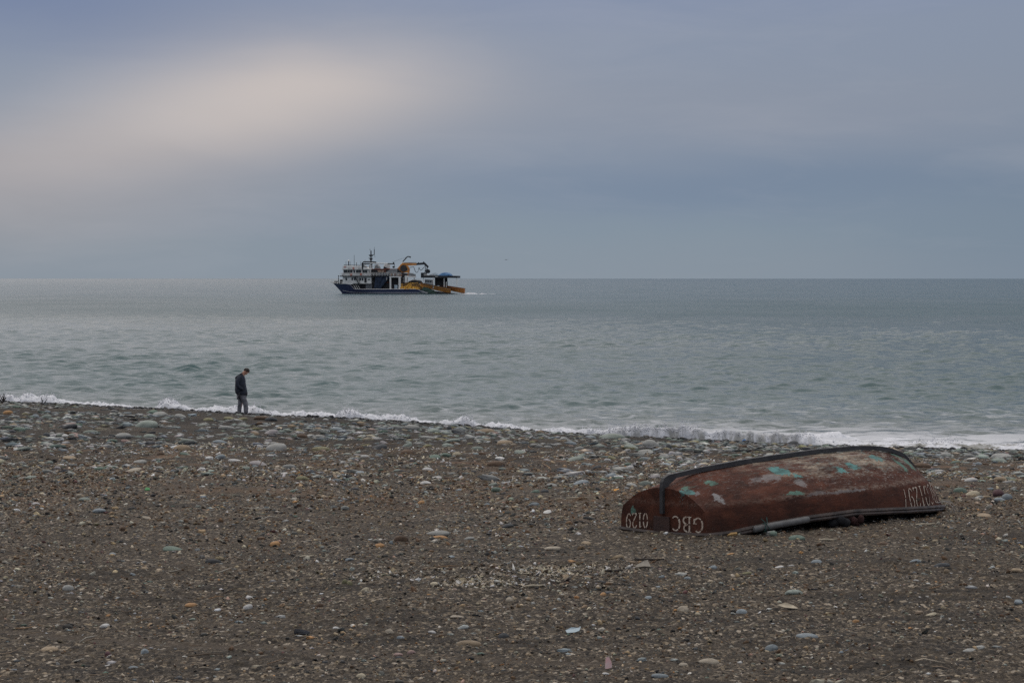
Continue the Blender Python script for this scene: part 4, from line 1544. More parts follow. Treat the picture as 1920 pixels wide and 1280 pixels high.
# boat deck amidships: dark upper house with red rail
mb = MB()
mb.prism(sxz((640, 430), (1000, 430), (1000, 392), (960, 350), (640, 350)), -3.2, 3.2)
mh = mb.build('upper_house', shade_mat, ship, bevel=.05)
mb = MB()
for c, w_ in ((735, 44), (775, 30)):
    mb.box(SX(c - w_ / 2), SX(c + w_ / 2), -3.27, -3.203, SZ(384), SZ(364))
mb.build('bright_panel', material('warm_panel', (.45, .30, .22), .6), mh)
mb = MB()
mb.tube([(SX(640), -3.4, SZ(350)), (SX(960), -3.4, SZ(349))], .14, 6)
mb.tube([(SX(800), -3.4, SZ(350)), (SX(806), -3.4, SZ(392))], .16, 6)
mb.tube([(SX(700), -3.4, SZ(356)), (SX(798), -3.4, SZ(356))], .10, 6)
mb.build('red_rail', rust_mat, mh)
mb = MB()
mb.prism(sxz((806, 392), (870, 352), (950, 348), (950, 392)), -3.6, -3.25)
mb.build('deck_awning', grey_paint, mh)
# main working deck: a dark block whose colour stands in for its shade
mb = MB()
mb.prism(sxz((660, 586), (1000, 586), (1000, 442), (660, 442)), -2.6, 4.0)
mb.build('working_deck_shade', shade_mat, ship)
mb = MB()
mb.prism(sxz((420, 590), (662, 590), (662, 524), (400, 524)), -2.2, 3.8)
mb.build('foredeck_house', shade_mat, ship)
mb = MB()
mb.box(SX(562), SX(640), -2.45, -2.22, SZ(588), SZ(530))
mb.build('side_panel', grey_paint, ship)
for c0_, r0_, c1_, r1_ in ((428, 540, 454, 584), (452, 540, 478, 584), (478, 540, 504, 584), (706, 540, 706, 592), (828, 442, 828, 480)):
    mb = MB()
    mb.tube([(SX(c0_), -4.3, SZ(r0_)), (SX(c1_), -4.5, SZ(r1_))], .09, 5)
    mb.build('deck_stanchion', white_paint, ship)
for c in (745, 770, 800, 830, 850):
    mb = MB()
    mb.box(SX(c - 7), SX(c + 7), -2.9, -2.62, SZ(515), SZ(500))
    mb.build('deck_box', rust_mat, ship)
rk = random.Random(8)
for k in range(16):
    c = 660 + k * 22 + rk.uniform(-6, 6)
    hgt = rk.uniform(10, 30)
    mb = MB()
    mb.box(SX(c), SX(c + rk.uniform(8, 18)), -4.3 + rk.uniform(0, .6), -3.4, SZ(429), SZ(429 - hgt))
    mb.build('deck_box', rk.choice([dark_paint, shade_mat, white_paint, grey_paint, rust_mat, orange_mat]), ship, bevel=.06)
# long upper deck over the working deck
mb = MB()
mb.prism(sxz((655, 440), (1000, 436), (1000, 424), (655, 430)), -4.6, 4.6)
mb.build('boat_deck', dark_paint, ship)


def drape(name, top, bottom, y0, y1, mat, parent, n=16, m_=10, seed=0):
    """net or cloth hanging between two lines of the side drawing"""
    v, f = [], []
    for lay in (0, 1):
        for i in range(n):
            t_ = i / (n - 1)
            for j in range(m_):
                q = j / (m_ - 1)
                a = np.interp(t_, np.linspace(0, 1, len(top)), [p[0] for p in top]), np.interp(t_, np.linspace(0, 1, len(top)), [p[1] for p in top])
                b = np.interp(t_, np.linspace(0, 1, len(bottom)), [p[0] for p in bottom]), np.interp(t_, np.linspace(0, 1, len(bottom)), [p[1] for p in bottom])
                c, r = a[0] + (b[0] - a[0]) * q, a[1] + (b[1] - a[1]) * q
                y = y0 + (y1 - y0) * q + .55 * (float(vnoise(t_ * 7, q * 2.5, seed)) - .5) + lay * .35
                v.append((SX(c), y, SZ(r)))
    for lay in (0, 1):
        for i in range(n - 1):
            for j in range(m_ - 1):
                a = lay * n * m_ + i * m_ + j
                f.append((a, a + m_, a + m_ + 1, a + 1))
    return make_mesh(name, v, f, mat, parent, smooth=True)


hn = drape('hanging_net', [(690, 440), (730, 412), (790, 396), (850, 400), (862, 440)], [(676, 588), (700, 575), (728, 588), (735, 590), (750, 588)], -4.2, -4.7, blue_net, None, seed=3)
hn.location, hn.rotation_euler = ship.location, ship.rotation_euler
tag(hn, 'navy net hanging in folds over the side of the working deck amidships', 'net')

# white portal frame over the deck
mb = MB()
for c0_, c1_ in ((864, 883), (972, 998)):
    mb.box(SX(c0_), SX(c1_), -4.8, -3.9, SZ(590), SZ(440))
mb.box(SX(860), SX(1002), -4.85, -3.85, SZ(450), SZ(434))
mb.build('portal_frame', white_paint, ship, bevel=.1)
mb = MB()
mb.box(SX(920), SX(958), -4.5, -4.38, SZ(588), SZ(538))
mb.build('deck_door', door_mat, ship, bevel=.03)
mb = MB()
mb.box(SX(1044), SX(1076), -4.2, -3.2, SZ(512), SZ(430))
mb.box(SX(1076), SX(1176), -4.3, -3.0, SZ(452), SZ(436))
mb.tube([(SX(1155), -3.6, SZ(452)), (SX(1155), -3.6, SZ(480))], .2, 6)
mb.build('winch_gantry', white_paint, ship, bevel=.08)
mb = MB()
mb.prism(sxz((1002, 586), (1046, 586), (1046, 400), (1002, 396)), -3.4, 3)
mb.build('winch_tower', shade_mat, ship)
for k in range(4):
    mb = MB()
    mb.ball((SX(1026), -3.6, SZ(455 + 16 * k)), .13, 8, 5)
    mb.build('tower_lamp', white_paint, ship)
mb = MB()
mb.box(SX(1085), SX(1160), -3.6, -1, SZ(436), SZ(408))
mb.tube([(SX(1085), -3.7, SZ(412)), (SX(1160), -3.7, SZ(412))], .12, 6)
for c in (1092, 1108, 1124, 1140):
    mb.ball((SX(c), -3.7, SZ(402)), .24, 8, 6)
mb.build('gantry_gear', grey_paint, ship)

# orange knuckle crane with its net drum
mb = MB()
mb.prism(sxz((955, 392), (950, 345), (985, 296), (1012, 274), (1030, 282), (1000, 322), (990, 392)), -2.6, -1.6)
mb.prism(sxz((1040, 392), (1060, 392), (1092, 380), (1094, 345), (1074, 312), (1050, 306), (1062, 330), (1070, 356)), -2.6, -1.6)
mb.prism(sxz((985, 392), (1075, 392), (1068, 372), (992, 372)), -2.7, -1.5)
mb.prism(sxz((1068, 428), (1092, 428), (1090, 380), (1074, 380)), -2.6, -1.6)
crane = mb.build('net_crane', orange_mat, ship, bevel=.08)
mb = MB()
mb.prism(sxz((1005, 310), (1012, 276), (1176, 280), (1176, 304), (1060, 308)), -2.5, -1.7)
mb.build('boom', orange_mat, crane, bevel=.06)
mb = MB()
mb.prism(sxz((1176, 279), (1240, 272), (1276, 270), (1322, 316), (1318, 332), (1300, 326), (1270, 296), (1176, 302)), -2.45, -1.75)
mb.prism(sxz((1192, 268), (1204, 268), (1204, 280), (1192, 280)), -2.4, -1.8)
mb.prism(sxz((1256, 260), (1268, 260), (1268, 274), (1256, 274)), -2.4, -1.8)
mb.tube([(SX(1020), -2.1, SZ(276)), (SX(1176), -2.1, SZ(272))], .12, 6)
mb.tube([(SX(1276), -2.1, SZ(300)), (SX(1284), -2.1, SZ(340)), (SX(1276), -2.1, SZ(398))], .14, 6)
mb.tube([(SX(1308), -2.1, SZ(325)), (SX(1300), -2.1, SZ(350)), (SX(1296), -2.1, SZ(398))], .2, 6)
mb.build('jib', dark_paint, crane, bevel=.04)
mb = MB()
mb.tube([(SX(1312), -2.9, SZ(375)), (SX(1312), -1.3, SZ(375))], .78, 14)
mb.torus((SX(1320), -2.1, SZ(378)), .55, .12)
mb.build('power_block', dark_paint, crane)
mb = MB()
mb.tube([(SX(1024), -3.1, SZ(340)), (SX(1024), -1.2, SZ(340))], 1.25, 20)
mb.build('net_drum', shade_mat, crane)
mb = MB()
hp = [(1092, 332), (1110, 328), (1142, 322), (1150, 345), (1162, 380), (1178, 392), (1192, 382), (1202, 345), (1206, 326), (1214, 352), (1228, 366), (1245, 352), (1262, 332), (1272, 326)]
mb.tube([(SX(a), -2.1, SZ(b)) for a, b in hp], .11, 6)
mb.build('hydraulic_hose', dark_paint, crane)
mb = MB()
mb.tube([(SX(1008), -1.9, SZ(262)), (SX(1062), -1.9, SZ(203)), (SX(1072), -1.9, SZ(199)), (SX(1106), -1.9, SZ(205))], .2, 8)
mb.tube([(SX(1098), -1.9, SZ(205)), (SX(1098), -1.9, SZ(220))], .12, 6)
mb.build('spar', dark_paint, crane)
mb = MB()
mb.tube([(SX(940), -1.9, SZ(345)), (SX(1010), -1.9, SZ(270))], .17, 8)
mb.build('spar_foot', white_paint, crane)
mb = MB()
mb.tube([(SX(1062), -1.9, SZ(205)), (SX(975), -1.9, SZ(232)), (SX(880), -1.9, SZ(268))], .035, 5)
mb.build('rigging_wire', dark_paint, ship)

# canopy over the stern on four white posts
mb = MB()
mb.prism(sxz((1240, 454), (1678, 456), (1678, 430), (1275, 424), (1275, 392), (1240, 392)), -4.6, 3.6)
can = mb.build('stern_canopy', dark_paint, ship, bevel=.04)
for c, r0, r1, y, r in ((1270, 450, 520, -4.3, .13), (1390, 450, 578, -4.5, .2), (1516, 452, 568, -3.6, .2), (1546, 500, 565, -4.5, .12), (1672, 450, 562, -4.2, .18)):
    mb = MB()
    mb.tube([(SX(c), y, SZ(r0)), (SX(c), y, SZ(r1))], r, 8)
    mb.build('post', white_paint, can)
mb = MB()
mb.box(SX(1413), SX(1447), -4.66, -4.603, SZ(441), SZ(436))
mb.build('canopy_plate', white_paint, can)
mb = MB()
for r in (424, 412):
    mb.tube([(SX(1275), -4.5, SZ(r)), (SX(1420), -4.5, SZ(r))], .06, 5)
for c in range(1280, 1420, 20):
    mb.tube([(SX(c), -4.5, SZ(430)), (SX(c), -4.5, SZ(410))], .06, 5)
mb.build('canopy_rail', white_paint, can)
cn = drape('hanging_net', [(1400, 452), (1550, 452)], [(1400, 545), (1552, 548)], -2.6, -2.6, net_mat, None, seed=9)
cn.location, cn.rotation_euler = ship.location, ship.rotation_euler
tag(cn, 'black net curtain hanging under the dark stern canopy', 'net')


def heap(name, outline, y0, y1, mat, label, cat, seed, rough=.25, group=None):
    """a soft pile: an outline of the side drawing swept over a rounded depth"""
    xs_ = [p[0] for p in outline]
    x0, x1 = min(xs_), max(xs_)
    top = sorted(outline)
    tx, tz = [SX(p[0]) for p in top], [SZ(p[1]) for p in top]
    nb, na = 26, 13
    v = []
    bot = min(tz)
    for i in range(nb):
        x = SX(x0) + (SX(x1) - SX(x0)) * i / (nb - 1)
        zt = float(np.interp(x, tx, tz))
        for j in range(na):
            a = math.pi * j / (na - 1)
            r = 1 + rough * (float(vnoise(x * .9, a * 2.2, seed)) - .5)
            y = (y0 + y1) / 2 - (y1 - y0) / 2 * math.cos(a) * r
            z = bot + max(.02, zt - bot) * math.sin(a) ** .7 * r
            v.append((x, y, z))
    f = [tuple(int(q) for q in r_) for r_ in grid_faces(nb, na)]
    f.append(tuple(range(na)))
    f.append(tuple(range((nb - 1) * na, nb * na)))
    o = make_mesh(name, v, f, mat, None, smooth=True)
    o.location, o.rotation_euler = ship.location, ship.rotation_euler
    tag(o, label, cat, group)
    return o


heap('tarpaulin_bundle', [(1440, 432), (1452, 412), (1470, 398), (1530, 388), (1570, 396), (1598, 414), (1605, 432)], -4.2, .5, tarp_mat,
     'bright blue tarpaulin bundle on top of the stern canopy', 'tarpaulin', 5)
heap('tarpaulin_bundle', [(1320, 432), (1345, 408), (1385, 392), (1420, 398), (1452, 420), (1460, 432)], -3.6, .5, tarp_grey,
     'dull grey-blue tarpaulin bundle on the stern canopy, left of the bright blue one', 'tarpaulin', 6)
heap('net_pile', [(1062, 520), (1085, 488), (1120, 478), (1180, 480), (1215, 486), (1235, 520)], -3.0, 3, net_mat,
     'black net heaped on the aft deck behind the yellow floats', 'net', 8)
heap('net_cover', [(1190, 640), (1230, 596), (1270, 560), (1330, 572), (1390, 600), (1440, 640)], -4.9, -2.0, green_net,
     'dark green net draped over the stern ramp below the orange skiff', 'net', 12)


def float_pile():
    rng = np.random.default_rng(4)
    mbx = MB()
    n = 0
    while n < 640:
        c, r = rng.uniform(985, 1262), rng.uniform(508, 590)
        lo = float(np.interp(c, [985, 1000, 1100, 1200, 1262], [530, 516, 510, 514, 560]))
        if r < lo:
            continue
        d = (r - lo) / 80
        mbx.ball((SX(c), -2.6 - 2.4 * d ** .6 + rng.normal(0, .15), SZ(r)), rng.uniform(.15, .24), 6, 5, (1.25, 1, .9))
        n += 1
    m = material('yellow_float', (.78, .45, .07), .6, var=.5, scale=1.7, col2=(.46, .22, .04))
    o = mbx.build('float_pile', m, None, smooth=True)
    # dark net between the floats
    o2 = heap('float_net', [(985, 590), (992, 530), (1010, 518), (1100, 512), (1200, 516), (1250, 560), (1262, 590)], -4.6, -1.0, material('brown_net', (.10, .055, .02), .95, scale=2), None, None, 3, .1)
    o2.location, o2.rotation_euler = (0, 0, 0), (0, 0, 0)
    for k in list(o2.keys()):
        del o2[k]
    root = empty('float_pile', ship.location, ship.rotation_euler[2])
    o.name = 'floats'
    o.parent = o2.parent = root
    o2.name = 'net'
    tag(o, kind='stuff')
    tag(root, 'long heap of yellow net floats on the aft deck of the ship', 'net floats')


float_pile()


def skiff(name_label, c0, r0, c1, r1, yoff, width, cab):
    """an orange work skiff, bow up at the left, its stern near the water at the right"""
    root = empty('work_skiff', ship.location, ship.rotation_euler[2])
    tag(root, name_label, 'skiff', 'orange skiffs at the stern of the ship')
    L_ = SX(c1) - SX(c0)
    zt0, zt1 = SZ(r0), SZ(r1)
    n, m_ = 26, 8
    v, f = [], []
    for i in range(n):
        t_ = i / (n - 1)
        hb = width / 2 * (1 - (1 - min(1, t_ / .45)) ** 2) + .06
        ztop = zt0 + (zt1 - zt0) * (t_ ** .85)
        zbot = ztop - (1.35 + .6 * t_)
        for sd_ in (-1, 1):
            for j in range(m_):
                q = j / (m_ - 1)
                v.append((SX(c0) + L_ * t_, yoff + sd_ * hb * (.45 + .55 * q ** .6), zbot + (ztop - zbot) * q))
    k = 2 * m_
    for i in range(n - 1):
        for s_ in (0, m_):
            for j in range(m_ - 1):
                a = i * k + s_ + j
                f.append((a, a + k, a + k + 1, a + 1))
        f.append((i * k, i * k + m_, (i + 1) * k + m_, (i + 1) * k))
        a, b = i * k + m_ - 2, i * k + 2 * m_ - 2
        f.append((a, a + k, b + k, b))
    e = (n - 1) * k
    for j in range(m_ - 1):
        f.append((e + j, e + m_ + j, e + m_ + j + 1, e + j + 1))
    hullm = make_mesh('hull', v, f, orange_mat, root)
    bm = bmesh.new()
    bm.from_mesh(hullm.data)
    bmesh.ops.recalc_face_normals(bm, faces=bm.faces)
    bm.to_mesh(hullm.data)
    bm.free()
    mbx = MB()
    for fr, rr in ((0, .14), (.42, .09)):
        pts = []
        for i in range(0, n, 3):
            t_ = i / (n - 1)
            hb = width / 2 * (1 - (1 - min(1, t_ / .45)) ** 2) + .06
            ztop = zt0 + (zt1 - zt0) * (t_ ** .85)
            pts.append((SX(c0) + L_ * t_, yoff - hb - .03, ztop - fr * (1.0 + .9 * t_)))
        pts.append((SX(c1) + .05, yoff - width / 2 - .03, zt1 - fr * 1.9))
        pts.append((SX(c1) + .05, yoff + width / 2, zt1 - fr * 1.9))
        mbx.tube(pts, rr, 6)
    mbx.build('rubbing_strake', rust_mat if not cab else shade_mat, hullm)
    mbx = MB()
    zb = zt1 - 1.9
    mbx.box(SX(c1) - .5, SX(c1) + .06, yoff - width / 2 - .05, yoff + width / 2 + .05, zb - .45, zb + .25)
    mbx.build('keel_shoe', dark_paint, hullm)
    if cab:
        mbx = MB()
        mbx.prism(sxz((1285, 520), (1375, 540), (1375, 478), (1285, 470)), yoff - 1.0, yoff + 1.0)
        cb = mbx.build('cabin', grey_paint, root)
        for c in (1300, 1326, 1354):
            mbx = MB()
            mbx.box(SX(c - 9), SX(c + 9), yoff - 1.06, yoff - 1.003, SZ(506), SZ(486))
            mbx.build('window', glass_mat, cb)
    return root


skiff('long orange skiff with a grey cabin resting on the stern ramp', 1226, 506, 1590, 578, -3.2, 3.0, True)
skiff('shorter orange skiff riding behind the long one, farthest aft', 1440, 530, 1745, 580, .2, 2.8, False)

for c, r, y, lab in ((426, 340, YN - .36, 'orange lifebuoy on the white wheelhouse roof edge'), (400, 416, YN - .8, 'orange lifebuoy on the bridge rail under the wheelhouse windows'),
                     (520, 412, YN - .8, 'orange lifebuoy on the bridge rail farther aft, right of the other two')):
    mb = MB()
    mb.torus((SX(c), y, SZ(r)), .28, .10)
    o = mb.build('lifebuoy', bin_orange, None, smooth=True)
    o.location, o.rotation_euler = ship.location, ship.rotation_euler
    tag(o, lab, 'lifebuoy', 'lifebuoys on the ship')

# churned foam thrown up behind the stern
wx = np.arange(0, 15, .12)
wt = np.linspace(0, 1, 12)
WX, WT = np.meshgrid(wx, wt, indexing='ij')
fadew = np.clip(1.25 - WX / 12, 0, 1) * np.clip(WX / .8, 0, 1)
WH = (.08 + .5 * np.clip((fbm(WX * .55, WX * 0 + 2, 801, 3) - .30) * 2.2, 0, 1)) * fadew * np.sin(np.pi * WT) * (.6 + .8 * fbm(WX * 2.5, WT * 4, 811, 3)) - .08
wake = make_mesh('wake_foam', np.stack([WX + SX(1690), (WT - .5) * 5 - 1.5, WH + .05], -1).reshape(-1, 3), grid_faces(len(wx), 12), bpy.data.materials['wave_foam'], smooth=True)
wake.location, wake.rotation_euler = ship.location, ship.rotation_euler
tag(wake, 'white churned wake trailing behind the stern of the fishing ship', 'wake', kind='stuff')

# a far bird low over the sea
_d = ray(949, 487)
mb = MB()
BYD = 700.0
mb.tube([(-.35, 0, 0), (-.1, 0, .03), (.25, 0, .02), (.4, 0, .0)], [.03, .11, .09, .03], 6)
bird = empty('seabird', tuple(np.array([0, 0, CAM_Z]) + _d * BYD))
tag(bird, 'dark seabird gliding low over the horizon right of the ship', 'bird')
mb.build('body', material('bird_feather', (.20, .215, .23), .8), bird, smooth=True)
for s_ in (-1, 1):
    mb = MB()
    mb.add([(-.05, 0, .05), (.12, 0, .05), (.10 + .55 * s_, s_ * .25, .10), (-.02 + .55 * s_, s_ * .25, .10), (.0 + 1.0 * s_, s_ * .4, .0),
            (-.05, 0, .03), (.12, 0, .03), (.10 + .55 * s_, s_ * .25, .08), (-.02 + .55 * s_, s_ * .25, .08)],
           [(0, 1, 2, 3), (3, 2, 4), (5, 8, 7, 6), (8, 4, 7), (0, 3, 8, 5), (1, 6, 7, 2)])
    mb.build('wing', bpy.data.materials['bird_feather'], bird)
bird.scale = (.75, .75, .75)


# ------------------------------------------------------------------ stones, litter and twigs on the beach
def stone_material(name, c1, c2, vein=None):
    m = bpy.data.materials.new(name)
    m.use_nodes = True
    t = NT(m.node_tree)
    tcx = t.n('ShaderNodeTexCoord')
    vec = tcx.outputs['Object']
    oi = t.n('ShaderNodeObjectInfo')
    vm = t.n('ShaderNodeVectorMath', operation='ADD')
    t.link(vec, vm.inputs[0])
    cx = t.n('ShaderNodeCombineXYZ')
    for i in range(3):
        t.link(t.m('MULTIPLY', oi.outputs['Random'], 37.0 + 11 * i), cx.inputs[i])
    t.link(cx.outputs[0], vm.inputs[1])
    v2 = vm.outputs[0]
    col = t.mix(t.sstep(t.noise(v2, 1.6, 5, .65), .35, .65), c1, c2)
    spk = t.noise(v2, 14, 3, .7)
    col = t.mix(t.sstep(spk, .58, .72, 0, .5), col, tuple(x * .45 for x in c2))
    col = t.mix(t.sstep(spk, .42, .30, 0, .35), col, tuple(min(.8, x * 1.7 + .03) for x in c1))
    if vein:
        wv = t.n('ShaderNodeTexWave')
        wv.inputs['Scale'].default_value = .5
        wv.inputs['Distortion'].default_value = 5
        t.link(v2, wv.inputs['Vector'])
        col = t.mix(t.sstep(wv.outputs['Fac'], .93, .99, 0, .8), col, vein)
    hue = t.n('ShaderNodeHueSaturation')
    t.link(t.m('ADD', .8, t.m('MULTIPLY', oi.outputs['Random'], .4)), hue.inputs['Value'])
    t.link(col, hue.inputs['Color'])
    p = t.n('ShaderNodeBsdfPrincipled')
    t.link(hue.outputs[0], p.inputs['Base Color'])
    p.inputs['Roughness'].default_value = .7
    p.inputs['Specular IOR Level'].default_value = .35
    b = t.n('ShaderNodeBump')
    b.inputs['Strength'].default_value = .35
    b.inputs['Distance'].default_value = .05
    t.link(t.noise(v2, 6, 5, .7), b.inputs['Height'])
    t.link(b.outputs[0], p.inputs['Normal'])
    o = t.n('ShaderNodeOutputMaterial')
    t.link(p.outputs[0], o.inputs[0])
    return m


STONE = {   # word: (two tones)
    'grey': ((.34, .335, .31), (.26, .255, .235)),
    'grey-green': ((.28, .31, .27), (.21, .235, .20)),
    'green': ((.165, .215, .17), (.12, .16, .13)),
    'black': ((.032, .032, .034), (.05, .05, .05)),
    'dark grey': ((.085, .088, .09), (.06, .062, .066)),
    'blue-grey': ((.26, .29, .30), (.195, .22, .235)),
    'tan': ((.33, .25, .165), (.25, .185, .12)),
    'orange': ((.42, .24, .11), (.33, .18, .08)),
    'white': ((.62, .60, .57), (.50, .48, .45)),
    'cream': ((.50, .43, .31), (.40, .34, .24)),
    'brown': ((.135, .085, .052), (.09, .058, .04)),
    'pink': ((.42, .29, .25), (.33, .22, .20)),
    'lilac': ((.33, .30, .295), (.26, .235, .23)),
    'olive': ((.23, .21, .115), (.17, .155, .09)),
    'maroon': ((.12, .058, .062), (.085, .045, .05)),
    'beige': ((.36, .31, .24), (.28, .235, .18)),
}
SMAT = {k: stone_material(k.replace('-', '_').replace(' ', '_') + '_stone', *v) for k, v in STONE.items()}


def stone_mesh(seed, sub=3, flat=True, ang=0.0):
    bm = bmesh.new()
    bmesh.ops.create_icosphere(bm, subdivisions=sub, radius=1.0)
    r = random.Random(seed)
    ph = [(r.uniform(-1, 1), r.uniform(-1, 1), r.uniform(-1, 1), r.uniform(0, 6.28), r.uniform(.04, .13)) for _ in range(5)]
    planes = [(Vector((r.uniform(-1, 1), r.uniform(-1, 1), r.uniform(-.4, 1))).normalized(), r.uniform(.72, .95)) for _ in range(int(ang * 8))]
    for v in bm.verts:
        n = v.co.normalized()
        k = 1.0
        for (a, b, c_, p, amp) in ph:
            k += amp * math.sin(2.3 * (a * n.x + b * n.y + c_ * n.z) + p)
        co = n * k
        for (d, lim) in planes:
            s = co.dot(d)
            if s > lim:
                co -= d * (s - lim) * .9
        # pebbles are rounded discs: fuller at the shoulder
        co.z = math.copysign(abs(co.z) ** .9, co.z)
        v.co = co
    me = bpy.data.meshes.new('stone')
    bm.to_mesh(me)
    bm.free()
    me.polygons.foreach_set('use_smooth', [True] * len(me.polygons))
    me.materials.append(SMAT['grey'])
    return me


SMESH = [stone_mesh(100 + i, 3, ang=(0 if i < 9 else .6 + .3 * (i % 3))) for i in range(16)]

